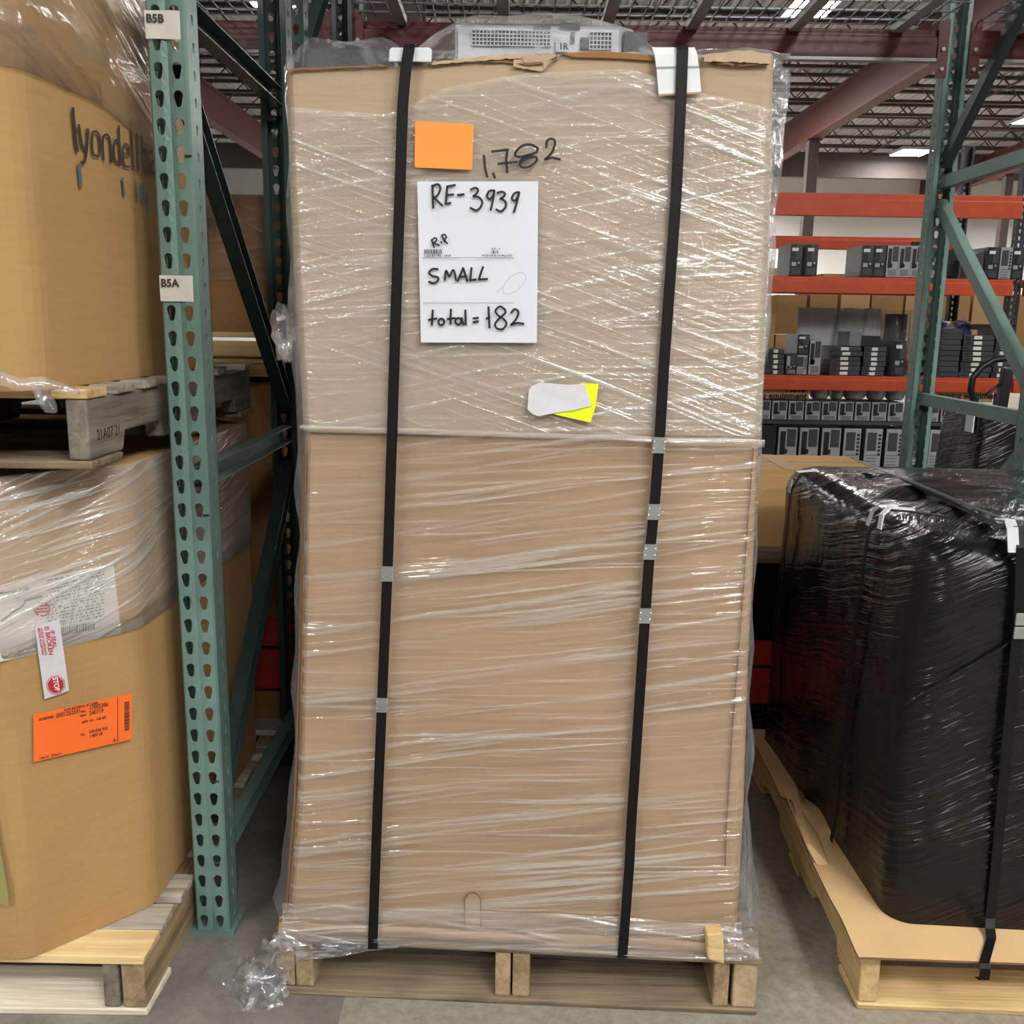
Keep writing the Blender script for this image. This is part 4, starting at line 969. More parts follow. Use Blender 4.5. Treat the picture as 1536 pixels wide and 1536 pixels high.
ln([(722, 730), (734, 722), (742, 745), (746, 800), (748, 838)], 9); ln([(746, 780), (730, 776), (724, 810), (734, 835), (746, 822)], 9)
mb.build('lettering', 'print', gu)
mb = MB()
for p, wd in (([(380, 792), (388, 890)], 16), ([(588, 855), (598, 940)], 9), ([(654, 878), (660, 950)], 8), ([(676, 880), (682, 965)], 8), ([(690, 885), (698, 990)], 8), ([(704, 930), (710, 1030)], 6)): mb.ribbon(p, wd, SB)
mb.build('printed_marks', 'print_blue', gu)
# torn card and loose film hanging off the upper pallet's near edge
tc = thing('torn_card', 'torn strip of cardboard under the upper left gaylord box', 'cardboard scrap', (-1.0, 1.62, guz0 - .001))
mb = MB()
def torn(u, v): return Vector((-1.25 + .39 * u, 1.62 - .035 * v * (1 + .5 * nz(u * 9, 0, 1)), guz0 + .004 - .030 * v * v + .010 * nz(u * 12, v * 3, 2)))
mb.grid(torn, 30, 6); mb.build('strip', 'kraft_old', tc, smooth=True)
lf = thing('film_rope', 'twisted rope of clear film draped over the upper left pallet edge', 'film', (-.9, 1.6, guz0))
pts = [at(a, b, y) for a, b, y in ((-60, 555, 1.56), (0, 566, 1.57), (30, 578, 1.58), (60, 574, 1.59), (90, 582, 1.60), (118, 590, 1.60))]
mb = MB(); mb.tube([Vector(p) for p in pts], [.014, .013, .012, .012, .011, .006], 9); mb.build('rope', 'film_loose', lf, smooth=True)
pts = [at(a, b, y) for a, b, y in ((56, 582, 1.60), (66, 598, 1.595), (76, 612, 1.595), (84, 618, 1.60))]
mb = MB(); mb.tube([Vector(p) for p in pts], [.009, .013, .012, .004], 9); mb.build('loose_end', 'film_loose', lf, smooth=True)

# ------------------------------------------------------------------ second row, left: cartons in the shade behind the left frame
def carton(label, x0, x1, y0, y1, z0, z1, mt='kraft_dark', tape=True, group=None, name='carton', crush=0.0, yaw=0, flaps=False):
    t = thing(name, label, 'carton', ((x0 + x1) / 2, (y0 + y1) / 2, z0), group); mb = MB()
    rows = []
    for j in range(5):
        v = j / 4; z = z0 + (z1 - z0) * v; b = .006 * math.sin(math.pi * v)
        pts = []
        for (a, c) in ((x0, y0), ((x0 + x1) / 2, y0 - b), (x1, y0), (x1 + b, (y0 + y1) / 2), (x1, y1), (x0, y1), (x0 - b, (y0 + y1) / 2)):
            k = crush * v; pts.append(Vector((a + k * nz(a * 9, c * 7, z * 8), c + k * nz(a * 6, c * 9, z * 9 + 4), z + k * nz(a * 7, c * 6, 8) * v)))
        rows.append(pts)
    lofted(mb, rows); mb.build('body', mt, t)
    if tape:
        xm = (x0 + x1) / 2; MB().box(xm - .025, xm + .025, y0 - .002, y1, z1 + .0006, z1 + .0014).build('tape', 'kraft', t)
    seam = MB(); seam.box(x0 + .004, x1 - .004, (y0 + y1) / 2 - .001, (y0 + y1) / 2 + .001, z1 + .0003, z1 + .001); seam.build('flap_seam', 'kraft_edge', t)
    return t
zA = at(400, 930, 3.05).z
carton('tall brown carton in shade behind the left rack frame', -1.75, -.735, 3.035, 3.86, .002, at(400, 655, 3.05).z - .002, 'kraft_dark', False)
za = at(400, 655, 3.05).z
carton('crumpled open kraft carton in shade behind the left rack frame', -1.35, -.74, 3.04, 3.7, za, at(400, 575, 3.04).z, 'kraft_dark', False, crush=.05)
zb = at(400, 575, 3.04).z + .02
carton('flat brown carton on the crumpled one behind the left rack frame', -1.35, -.74, 3.05, 3.75, zb, at(400, 548, 3.05).z, 'kraft_old', True)
zc = at(400, 548, 3.05).z + .002
upp = pallet('wooden pallet in shade behind the left rack frame, under a big wrapped carton', -1.75, -.735, 3.10, 3.85, zc, 0, ('new_x', 'wood_x'),
    [(f, .1, 0, 'new_x') for f in (0, .33, .66, 1)], [(-1.74, -1.70, 'wood_y'), (-1.26, -1.22, 'wood_y'), (-.775, -.737, 'wood_y')], notch=False, h=.10)
MB().box(-1.74, -.74, 3.088, 3.0995, zc + .022, zc + .072).build('end_board', 'new_x', upp, bevel=.003)
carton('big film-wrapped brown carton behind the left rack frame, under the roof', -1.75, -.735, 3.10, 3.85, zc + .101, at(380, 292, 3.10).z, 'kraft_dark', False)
mb = MB(); zt_ = at(380, 292, 3.10).z; zc2 = at(380, 420, 3.1).z
mb.add([(-1.77, 3.088, zc2), (-.725, 3.088, zc2), (-.725, 3.088, zt_ + .01), (-1.77, 3.088, zt_ + .01), (-.725, 3.86, zc2), (-.725, 3.86, zt_ + .01)], [(0, 1, 2, 3), (1, 4, 5, 2)])
fw_ = thing('film_sleeve', 'hazy stretch film around the top of the big carton behind the left frame', 'stretch wrap', (-1.2, 3.1, zc2)); mb.build('film', 'film_old_up', fw_)

# steel building column
cl_ = thing('steel_column', 'dark maroon steel column rising behind the left strap of the centre load', 'column', (-.5, 4.2, 0))
X0, X1 = -.61, -.392; mb = MB(); mb.box(X0, X1, 4.12, 4.132, 0, 6.2); mb.box(X0, X1, 4.31, 4.322, 0, 6.2); mb.box((X0 + X1) / 2 - .006, (X0 + X1) / 2 + .006, 4.132, 4.31, 0, 6.2); mb.build('i_section', 'column_dark', cl_)
MB().tube([(X0 - .03, 4.2, 0), (X0 - .03, 4.2, 6.2)], .013, 8).build('conduit', 'galv', cl_, smooth=True)
c2_ = thing('steel_column', 'distant brown steel column under the sloping girder, left of the right post', 'column', (6.0, 20.5, 0))
MB().box(5.89, 6.11, 20.4, 20.62, 0, 5.08).build('square_section', 'joist', c2_, bevel=.01); MB().box(5.85, 6.15, 20.36, 20.66, 5.05, 5.08).build('cap_plate', 'joist', c2_)
c3_ = thing('steel_column', 'distant brown steel column under the girder at the right border', 'column', (12.1, 24.7, 0))
MB().box(12.0, 12.2, 24.6, 24.8, 0, 5.08).build('square_section', 'joist', c3_, bevel=.01); MB().box(11.95, 12.25, 24.55, 24.85, 5.05, 5.08).build('cap_plate', 'joist', c3_)

# ------------------------------------------------------------------ right: black wrapped pallet load
BPX, BPY = .735, 1.746; BYAW = -.035
def RB(x, y, z): c_, s_ = math.cos(BYAW), math.sin(BYAW); return Vector((BPX + x * c_ - y * s_, BPY + x * s_ + y * c_, z))
bpal = pallet('fresh pale wooden pallet under the black wrapped load', BPX, BPX + 1.22, BPY, BPY + 1.06, 0, BYAW, ('new_x', 'new_x'),
    [(f, .09, 0, 'new_x') for f in (0, .16, .33, .5, .67, .84, 1)], [(BPX + .002, BPX + .042, 'new_y'), (BPX + .59, BPX + .63, 'new_y'), (BPX + 1.178, BPX + 1.218, 'new_y')])
cs_ = thing('cardboard_sheet', 'kraft cardboard sheet lying between the black wrapped load and its pallet', 'cardboard sheet', (BPX + .6, BPY + .5, .138))
mb = MB()
def sheet(u, v, o=0):
    x = -.018 + 1.24 * u; y = -.03 + 1.10 * v; z = .141
    if u < .08: z += .012 * max(0, nz(1, y * 6, 2)) * (1 - u / .08)
    if u < .12 and .42 < v < .60: z += (.05 * (1 - abs(v - .50) / .10) * (1 - u / .12)) if abs(v - .5) < .1 else 0
    return RB(x, y, z + o)
mb.grid(lambda u, v: sheet(u, v, .005), 40, 40); mb.grid(lambda u, v: sheet(u, v, 0), 40, 40, True); mb.cur = 1
for i in range(39):
    for (ua, va, ub, vb) in ((i / 39, 0, (i + 1) / 39, 0), (0, i / 39, 0, (i + 1) / 39)):
        mb.add([sheet(ua, va, 0), sheet(ub, vb, 0), sheet(ub, vb, .005), sheet(ua, va, .005)], [(0, 1, 2, 3)])
mb.build('sheet', ['sheet_card', 'kraft_edge'], cs_)
MB().hexa([RB(-.012, .30, .146), RB(.02, .30, .147), RB(.05, .66, .147), RB(.0, .66, .146), RB(-.030, .34, .175), RB(-.02, .34, .178), RB(.02, .62, .182), RB(-.02, .62, .180)]).build('turned_up_flap', 'sheet_card', cs_, bevel=.004)
bl = thing('black_wrapped_load', 'large black stretch-wrapped load on a pale pallet at the right', 'wrapped load', (BPX + .6, BPY + .5, .147))
BZ0, BZ1 = .147, .985
def superbox(u, z, ex=0.0):
    """outline point of the load at perimeter fraction u (starting front-left, anticlockwise seen from above) and height z"""
    fz = (z - BZ0) / (BZ1 - BZ0); lean = .035 * fz
    x0, x1, y0, y1, r = .082 - ex + .010 * fz, 1.17 + ex, .085 - ex + lean * .8, 1.045 + ex, .055
    return x0, x1, y0, y1, r
def ring(z, shrink=0.0, n=7, k=24):
    x0, x1, y0, y1, r = superbox(0, min(z, BZ1)); x0 += shrink; x1 -= shrink; y0 += shrink; y1 -= shrink
    out = []
    cs = [((x0 + r, y0 + r), math.pi, 1.5 * math.pi), ((x1 - r, y0 + r), 1.5 * math.pi, 2 * math.pi), ((x1 - r, y1 - r), 0, .5 * math.pi), ((x0 + r, y1 - r), .5 * math.pi, math.pi)]
    for i, (c, a0, a1) in enumerate(cs):
        arc = [(c[0] + r * math.cos(a0 + (a1 - a0) * j / n), c[1] + r * math.sin(a0 + (a1 - a0) * j / n)) for j in range(n + 1)]
        out += arc
        nx_c, na0 = cs[(i + 1) % 4][0], cs[(i + 1) % 4][1]; nxt = (nx_c[0] + r * math.cos(na0), nx_c[1] + r * math.sin(na0))
        for j in range(1, k): t = j / k; out.append((arc[-1][0] + (nxt[0] - arc[-1][0]) * t, arc[-1][1] + (nxt[1] - arc[-1][1]) * t))
    return [(x - (y - .085) * .075 * (1 - x / 1.2), y) for x, y in out]
rows = []; prof_ = [(BZ0 + (BZ1 - .06 - BZ0) * j / 16, 0) for j in range(17)]
for j in range(1, 7): a = j / 6 * math.pi / 2; prof_.append((BZ1 - .06 + .06 * math.sin(a), .06 * (1 - math.cos(a))))
for z, sh in prof_:
    rw = []
    for (x, y) in ring(z, sh):
        fz = (z - BZ0) / (BZ1 - BZ0); d = .010 * nz(x * 3, y * 3, z * 3) + .0035 * nz(x * 9 + 4, y * 9, z * 22 + 1) * fz
        top = .03 * (y - .5) if z > BZ1 - .1 else 0
        rw.append(RB(x + d, y + d, z + top * (z - BZ1 + .1) / .1 * 1.0))
    rows.append(rw)
for k in range(1, 15):
    sh = .06 + .34 * k / 14; rw = []
    for (x, y) in ring(BZ1, sh):
        rw.append(RB(x, y, BZ1 + .03 * (y - .5) + .020 * math.sin(math.pi * k / 28) + (.009 * nz(x * 2.2, y * 17, 3) + .004 * nz(x * 9, y * 9, 5)) * min(1, k / 3)))
    rows.append(rw)
mb = MB(); n_ = len(rows[0])
mb.add([p for r_ in rows for p in r_], [(j * n_ + i, j * n_ + (i + 1) % n_, (j + 1) * n_ + (i + 1) % n_, (j + 1) * n_ + i) for j in range(len(rows) - 1) for i in range(n_)])
mb.add(rows[-1], [tuple(range(n_))]); mb.add(rows[0], [tuple(range(n_ - 1, -1, -1))])
mb.build('wrapped_body', 'bw_side', bl, smooth=True)
def late_crease():
    mb = MB(); pts = [front_at(1357 + 18 * k, 1056 - 10.6 * k, .004) for k in range(13)]
    mb.tube([p + Vector((0, 0, .003 * nz(i * .7, 2, 1))) for i, p in enumerate(pts)], [.003 + .002 * abs(nz(i * .9, 5, 2)) for i in range(13)], 6); mb.build('film_crease', 'bw_side', bl, smooth=True)
# straps and protectors of the black load
def bstrap(label, pts, wd, mt='strap', side=(1, 0, 0), seal_at=None):
    t = thing('strap', label, 'strap', pts[0], 'straps around the black wrapped load'); mb = MB(); vs = []; sd = Vector(side).normalized() * wd / 2
    for i, p in enumerate(pts):
        d = (Vector(pts[min(i + 1, len(pts) - 1)]) - Vector(pts[max(i - 1, 0)])).normalized(); nrm = sd.cross(d).normalized() * .0015; p = Vector(p); vs += [p - sd, p + sd, p + sd + nrm, p - sd + nrm]
    fs = []
    for i in range(len(pts) - 1):
        for k in range(4): fs.append((i * 4 + k, i * 4 + (k + 1) % 4, i * 4 + 4 + (k + 1) % 4, i * 4 + 4 + k))
    mb.add(vs, fs); mb.build('band', mt, t)
    if seal_at is not None:
        q = Vector(seal_at); MB().box(q.x - .014, q.x + .014, q.y - .006, q.y - .001, q.z - .027, q.z - .002).build('seal', 'seal', t, bevel=.001); MB().box(q.x - .014, q.x + .014, q.y - .006, q.y - .001, q.z + .001, q.z + .026).build('seal', 'seal', t, bevel=.001)
    return t
def front_at(px, py, off):   # point on the black load's front face seen at a pixel
    y = 1.85
    for _ in range(4):
        q = at(px, py, y); x_l = q.x - BPX; y = superbox(0, q.z)[2] + BPY + BYAW * (q.x - BPX) - off
    return at(px, py, y)
def side_at(px, py, off):
    X = .82
    for _ in range(4):
        q = atx(px, py, X); X = BPX + superbox(0, q.z)[0] - (BYAW + .07) * (q.y - BPY) - off
    return atx(px, py, X)
late_crease()
topz = lambda y: BZ1 + .018 + .03 * (y - BPY - .5)
def top_at(px, py, off=.006):
    z = BZ1
    for _ in range(4): q = fl(px, py, z); z = topz(q.y) + off
    return fl(px, py, z)
fpnts = [front_at(1534 - 4 * k, 820 + 60 * k, .016) for k in range(11)]
fpnts = [front_at(1533, 822, .02), front_at(1530, 900, .018), front_at(1522, 1000, .016), front_at(1508, 1150, .014), front_at(1494, 1300, .012), front_at(1486, 1378, .012)]
_b = fpnts[-1].copy(); _e = at(1477, 1445, RB(.6, -.03, 0).y).x; fpnts += [Vector((_b.x * .9 + _e * .1, RB(.6, .07, 0).y, .160)), Vector((_b.x * .8 + _e * .2, RB(.6, .05, 0).y, .152)), Vector((_e, RB(.6, -.028, 0).y, .150)), Vector((_e, RB(.6, -.036, 0).y, .144)), Vector((_e, RB(.6, -.036, 0).y, .118)), Vector((_e, RB(.6, -.02, 0).y, .112))]
q0 = fpnts[0]
bstrap('black strap running down the front of the black wrapped load at the right border', [Vector((q0.x + .002, q0.y + .6, topz(q0.y + .6) + .006)), Vector((q0.x + .002, q0.y + .08, topz(q0.y) + .006)), Vector((q0.x, q0.y + .02, q0.z + .04))] + fpnts, .021, seal_at=front_at(1531, 938, .02))
sp_ = [(1303, 800), (1293, 870), (1282, 950), (1270, 1080), (1258, 1200), (1247, 1262)]
sq = [side_at(a, b, .007) for a, b in sp_]
bstrap('black strap down the left side of the black wrapped load, nearer the front', [top_at(1420, 775, .004), top_at(1365, 768, .006), top_at(1330, 765, .008)] + sq, .016, side=(0, 1, 0))
sp2 = [(1187, 735), (1180, 800), (1170, 900), (1160, 1000), (1150, 1090)]
bstrap('black strap down the left side of the black wrapped load, near its back', [top_at(1260, 702, .004), top_at(1225, 704, .006), top_at(1204, 708, .006)] + [side_at(a, b, .007) for a, b in sp2], .016, side=(0, 1, 0))
bstrap('thin dark strap crossing the top of the black wrapped load diagonally', [top_at(1285, 690, .010), top_at(1340, 711, .012), top_at(1400, 735, .012), top_at(1450, 756, .012), top_at(1500, 776, .012)], .013, 'pc_char', side=(1, .3, 0))
def protector(label, top_pts, side_pts, wd, axis):
    t = thing('edge_protector', label, 'edge protector', top_pts[-1], 'edge protectors on the black load'); pts = [Vector(p) for p in top_pts + side_pts]; sd = Vector(axis).normalized() * wd / 2; mb = MB(); vs = []
    for i, p in enumerate(pts):
        d = (pts[min(i + 1, len(pts) - 1)] - pts[max(i - 1, 0)]).normalized(); nrm = sd.cross(d).normalized() * .003; vs += [p - sd, p + sd, p + sd + nrm, p - sd + nrm]
    fs = [(3, 2, 1, 0)]
    for i in range(len(pts) - 1):
        for k in range(4): fs.append((i * 4 + k, i * 4 + (k + 1) % 4, i * 4 + 4 + (k + 1) % 4, i * 4 + 4 + k))
    e = (len(pts) - 1) * 4; fs.append((e, e + 1, e + 2, e + 3)); mb.add(vs, fs); mb.build('angle', 'protector', t)
def grp3(a, b, c, d, ax, wd, lab):
    protector(lab, [top_at(*a, .012), top_at(*b, .014)], [side_at(*c, .012), side_at(*d, .012)], wd, ax)
grp3((1370, 765), (1334, 762), (1324, 772), (1320, 793), (0, 1, 0), .020, 'light grey edge protector, right leg of the middle pair on the black load')
grp3((1345, 760), (1318, 760), (1309, 768), (1302, 788), (0, 1, 0), .014, 'light grey edge protector, left leg of the middle pair on the black load')
grp3((1226, 706), (1197, 708), (1188, 718), (1184, 738), (0, 1, 0), .022, 'light grey edge protector at the back left corner of the black load')
protector('white edge protector on the front top edge of the black load, left of its strap', [top_at(1500, 777, .012), top_at(1515, 779, .014)], [front_at(1519, 792, .018), front_at(1521, 829, .018)], .022, (1, 0, 0))
protector('white edge protector on the front top edge of the black load, at the right border', [top_at(1530, 777, .012), top_at(1545, 779, .014)], [front_at(1551, 792, .018), front_at(1553, 829, .018)], .022, (1, 0, 0))

# things behind the black load
carton('tan carton behind the black wrapped load, half lit on top', .60, 1.16, 2.96, 3.30, .706, .952, 'kraft_old', True)
bd = thing('board', 'brown board under the tan carton behind the black wrapped load', 'board', (.85, 3.1, .64))
for k in range(2): MB().box(.58, 1.25, 2.955 + k * .2, 3.14 + k * .2, .65, .7055).build('plank', 'wood_x', bd, bevel=.003)
lb2 = thing('light_blocking_load', 'added dark load blocking light under the board, behind the centre load', 'wrapped load', (.5, 3.4, 0))  # added load, enlarged behind the centre load to block light from behind
mb = MB(); rows = gay_rows([(-.55, 3.02), (1.5, 3.02), (1.5, 3.84), (-.55, 3.84)], .002, .648, 4, .008, .03); lofted(mb, rows); mb.build('body', 'bw_front', lb2)

bl2 = thing('black_wrapped_load', 'smaller black wrapped load behind the struts of the right rack frame', 'wrapped load', (2.3, 4.2, 0))
OB = [(1.955, 3.99), (2.9, 3.99), (2.9, 4.36), (1.955, 4.36)]
mb = MB(); rows = gay_rows(OB, .15, 1.03, 8, .004, .03)
for j, r_ in enumerate(rows):
    for p in r_: p.x += .008 * nz(p.x * 9, p.y * 9, p.z * 12); p.x -= (.05 if p.y > 4.2 and p.x < 2.1 else 0) * (1 - j / 8)
lofted(mb, rows); mb.build('wrapped_body', 'bw_side', bl2, smooth=False)
MB().box(1.95, 2.9, 3.98, 4.36, 0, .15).build('base_board', 'wood_x', bl2)
q = at(1468, 628, 4.07); ep = thing('edge_protector', 'small white edge protector on the smaller black load behind the struts', 'edge protector', q)
mb = MB(); mb.box(1.942, 1.949, 4.03, 4.10, .96, 1.034); mb.box(1.942, 2.0, 4.03, 4.10, 1.034, 1.040); mb.build('angle', 'protector', ep, bevel=.002)

# pallet truck in the next aisle
pj = thing('pallet_truck', 'black pallet truck handle rising behind the right rack frame', 'pallet truck', (2.22, 4.6, 0))
loop = [at(a, b, 4.55) for a, b in ((1545, 537), (1515, 537), (1490, 540), (1472, 551), (1459, 567), (1456, 585), (1462, 603), (1476, 622), (1492, 637), (1512, 648), (1532, 637), (1548, 622), (1562, 603), (1568, 585), (1565, 567), (1554, 549))]
MB().tube(loop, .016, 10, closed=True).build('handle_loop', 'rubber', pj, smooth=True)
q = at(1512, 545, 4.55); MB().bar((q.x, 4.55, q.z - .02), (q.x - .01, 4.62, .28), .045, .045, (0, 1, 0)).build('shaft', 'jack_red', pj, bevel=.006)
a = at(1505, 574, 4.55); b = at(1478, 592, 4.52); MB().tube([a, (a + b) / 2 + Vector((0, 0, .004)), b], [.008, .008, .005], 8).build('release_lever', 'rubber', pj, smooth=True)
MB().box(q.x - .12, q.x + .10, 4.5, 4.72, .10, .30).build('pump_body', 'jack_red', pj, bevel=.02)
for s_ in (-1, 1):
    MB().box(q.x - .01 + s_ * .19 - .08, q.x - .01 + s_ * .19 + .08, 4.72, 5.85, .07, .12).build('fork', 'jack_red', pj, bevel=.01)
    MB().tube([(q.x - .01 + s_ * .07 - .025, 4.6, .09), (q.x - .01 + s_ * .07 + .025, 4.6, .09)], .09, 16).build('wheel', 'rubber', pj)

# grey pallet lying on the mesh deck at the top right
pallet('grey weathered pallet end resting on the wire deck at the top right', 1.80, 2.75, 3.04, 3.86, 2.53, 0, ('grey_x', 'grey_x'), [(f, .09, 0, 'grey_x') for f in (0, .25, .5, .75, 1)], [(1.80, 1.84, 'grey_y'), (2.25, 2.29, 'grey_y'), (2.71, 2.75, 'grey_y')])

# ------------------------------------------------------------------ far rack with computers
FYR = 7.5
for X, lb in ((3.79, 'navy rack frame of the far orange rack at the right border'), (1.10, 'navy rack frame of the far orange rack hidden behind the centre load')):
    rack_frame(lb, X, X + .08, FYR, FYR + 1.1, 2.9, 'navy_post', 'navy_post', [(0, .3, 1, .3, 'navy_post'), (0, 1.4, 1, 1.4, 'navy_post'), (1, 1.3, 0, .4, 'navy_post')])
Z1, Z2, Z3 = 1.012, 1.757, 2.365
for (lb, y, z0, z1) in (('topmost orange beam of the far rack, in front', FYR - .05, 2.20, Z3), ('second orange beam from the top of the far rack, at its back', FYR + 1.06, 2.04, 2.15),
                       ('orange beam of the far rack under the upper row of computers', FYR - .05, 1.635, Z2), ('thin orange beam at the back of the far rack, under the upper row', FYR + 1.06, 1.66, 1.70),
                       ('orange beam of the far rack under the middle stacks of computers', FYR - .05, .90, Z1), ('orange beam at the back of the far rack, behind the middle stacks', FYR + 1.06, .99, 1.10)):
    beam(lb, 1.185, 3.785, y, z0, z1, 'orange_beam', 'orange beams of the far rack')
    beam(lb.replace('far rack', 'next far rack bay') , 3.875, 6.1, y, z0, z1, 'orange_beam', 'orange beams of the far rack') if y < FYR else None
for (z, lb) in ((Z1, 'middle'), (Z2, 'upper')):
    t = thing('shelf_board', 'grey deck boards on the %s level of the far orange rack' % lb, 'shelf', (2.5, 8, z))
    for k in range(6): MB().box(1.39 + k * .4, 1.785 + k * .4, FYR - .0, FYR + 1.05, z - .018, z).build('plank', 'wood_y', t)
    t2 = thing('shelf_board', 'grey deck boards on the %s level of the far rack bay at the right border' % lb, 'shelf', (4.5, 8, z))
    for k in range(5): MB().box(3.83 + k * .4, 4.225 + k * .4, FYR - .0, FYR + 1.05, z - .018, z).build('plank', 'wood_y', t2)

def tower(style, wd, ht, dp):
    t = thing('desktop_computer', '', 'computer', (0, 0, 0)); side, face = {'grey': ('pc_grey', 'pc_black'), 'silver': ('pc_char', 'pc_silver'), 'black': ('pc_black', 'pc_black'), 'back': ('pc_char', 'pc_silver')}[style]
    MB().box(0, wd, .012, dp, .004, ht).build('case', side, t, bevel=.003)
    b = MB().box(.001, wd - .001, 0, .0118, .004, ht - .002).build('bezel', face, t, bevel=.002)
    dk = 'pc_char' if style != 'silver' else 'pc_black'
    if style == 'back':
        MB().box(wd * .12, wd * .66, -.002, -.0002, ht * .42, ht * .9).build('vent', 'pc_char', b)
        for k in range(4): MB().box(wd * .1, wd * .72, -.002, -.0002, ht * (.05 + .08 * k), ht * (.085 + .08 * k)).build('slot_cover', 'pc_grey', b)
        mb = MB()
        for k in range(6): mb.box(wd * .76, wd * .92, -.003, -.0002, ht * (.3 + .1 * k), ht * (.36 + .1 * k))
        mb.build('ports', 'pc_black', b)
    else:
        MB().box(wd * .45, wd * .92, -.002, -.0002, ht * .50, ht * .96).build('drive_bay', 'pc_char', b)
        MB().box(wd * .12, wd * .62, -.003, -.0022 if False else -.0002, ht * .78, ht * .88).build('sticker', 'pc_label', b) if style == 'grey' else MB().box(wd * .1, wd * .38, -.003, -.0002, ht * .3, ht * .9).build('trim_strip', 'pc_black' if style == 'silver' else 'pc_silver', b)
        MB().box(wd * .18, wd * .86, -.003, -.0002, ht * .06, ht * .26).build('lower_grille', dk if style == 'grey' else 'pc_grey', b)
        MB().box(wd * .14, wd * .5, -.003, -.0002, ht * .32, ht * .44).build('ports', 'pc_silver' if style != 'silver' else 'pc_black', b)
        MB().tube([(wd * .72, -.004, ht * .42), (wd * .72, -.0002, ht * .42)], wd * .09, 8).build('power_button', 'pc_silver', b)
    return t
def flat_pc(wd, ht, dp, lab=True):
    t = thing('small_desktop', '', 'computer', (0, 0, 0)); MB().box(0, wd, .008, dp, .001, ht - .001).build('case', 'pc_black', t, bevel=.002)
    b = MB().box(0, wd, 0, .0078, .002, ht - .002).build('bezel', 'pc_char', t, bevel=.001)
    if lab: MB().box(wd * .34, wd * .60, -.002, -.0002, ht * .18, ht * .82).build('sticker', 'pc_label', b)
    MB().box(wd * .05, wd * .22, -.002, -.0002, ht * .3, ht * .7).build('vent', 'pc_black', b)
    return t
protos = {}; used = set()
def place(key, maker, x, y, z, label, group):
    if key not in protos: protos[key] = maker()
    p = protos[key]
    if key in used: p = copy_tree(p)
    used.add(key); p.location = (x, y, z); p['label'] = label; p['group'] = group; return p
ORD = ['first', 'second', 'third', 'fourth', 'fifth', 'sixth', 'seventh', 'eighth', 'ninth', 'tenth', 'eleventh', 'twelfth']
def X_(px, Y=FYR - .02): return at(px, 480, Y).x
# upper level
ug = 'computers on the upper far shelf'
for i, (a, st) in enumerate(((1179, 'grey'), (1202, 'grey'), (1285, 'grey'), (1303, 'grey'), (1322, 'silver'), (1340, 'silver'), (1358, 'silver'), (1377, 'silver'), (1471, 'grey'), (1490, 'back'), (1508, 'grey'))):
    place('tower_' + st, lambda: tower(st, .092, .238, .36), X_(a) , FYR - .02, Z2 + .001, '%s desktop tower from the left in the row on the upper far shelf' % ORD[i], ug)
mo = thing('flat_screen', 'black flat screen standing just right of the right post on the upper far shelf', 'screen', (X_(1422), 7.6, Z2))
a = X_(1411, 7.6); b = X_(1431, 7.6); MB().box(a, b, 7.60, 7.63, Z2 + .02, Z2 + .22).build('panel', 'pc_black', mo, bevel=.004); MB().box((a + b) / 2 - .02, (a + b) / 2 + .02, 7.63, 7.66, Z2 + .001, Z2 + .12).build('stand', 'pc_char', mo)
sp = thing('speaker', 'small dark twin cylinder set on top of a tower on the upper far shelf', 'speaker', (X_(1369), 7.6, Z2 + .24))
for k in (0, 1): MB().tube([(X_(1365 + 7 * k), 7.56, Z2 + .2395), (X_(1365 + 7 * k), 7.56, Z2 + .275)], .016, 10).build('cylinder', 'pc_black', sp)
dk = thing('computer_case', 'dark tilted computer case left of the towers at the right border, upper far shelf', 'computer', (X_(1450), 7.6, Z2))
a, b = X_(1432), X_(1468); MB().hexa([(a, 7.5, Z2 + .001), (b, 7.5, Z2 + .001), (b, 7.8, Z2 + .001), (a, 7.8, Z2 + .001), (a, 7.5, Z2 + .14), (b, 7.5, Z2 + .215), (b, 7.8, Z2 + .215), (a, 7.8, Z2 + .14)]).build('case', 'pc_char', dk, bevel=.004); MB().box(a + .02, b - .04, 7.494, 7.4995, Z2 + .02, Z2 + .11).build('panel', 'pc_black', dk)
for (a, b, h_, lb) in ((1230, 1262, .06, 'low tan carton between the tower groups on the upper far shelf'), (1140, 1166, .10, 'tan carton at the left end of the upper far shelf, by the centre load')):
    carton(lb, X_(a, 8.2), X_(b, 8.2), 8.2, 8.45, Z2 + .001, Z2 + h_, 'moving_box', False)
# middle level
mg = 'flat computers stacked on the middle far shelf'
def stack(pxa, pxb, zt, n, name, lab=True, y=FYR - .02, z=Z1 + .001):
    wd = X_(pxb) - X_(pxa); h_ = (zt - z) / n
    for k in range(n): place('flat%d_%d' % (pxa, lab), lambda: flat_pc(wd, h_, .30, lab), X_(pxa) + random.uniform(-.006, .006), y + random.uniform(-.012, .012), z + k * h_, '%s flat computer from the bottom, %s' % (ORD[k], name), mg)
zz = lambda py: at(1250, py, FYR).z
stack(1156, 1180, zz(524), 5, 'leftmost stack, middle far shelf')
stack(1250, 1296, zz(519), 6, 'second stack from left, middle far shelf')
stack(1300, 1334, zz(519), 6, 'third stack from left, middle far shelf')
stack(1410, 1446, zz(490), 9, 'tall unlabelled stack right of the right post', False)
stack(1448, 1494, zz(499), 8, 'stack behind the pallet truck handle')
stack(1497, 1522, zz(488), 9, 'stack at the right border, middle far shelf')
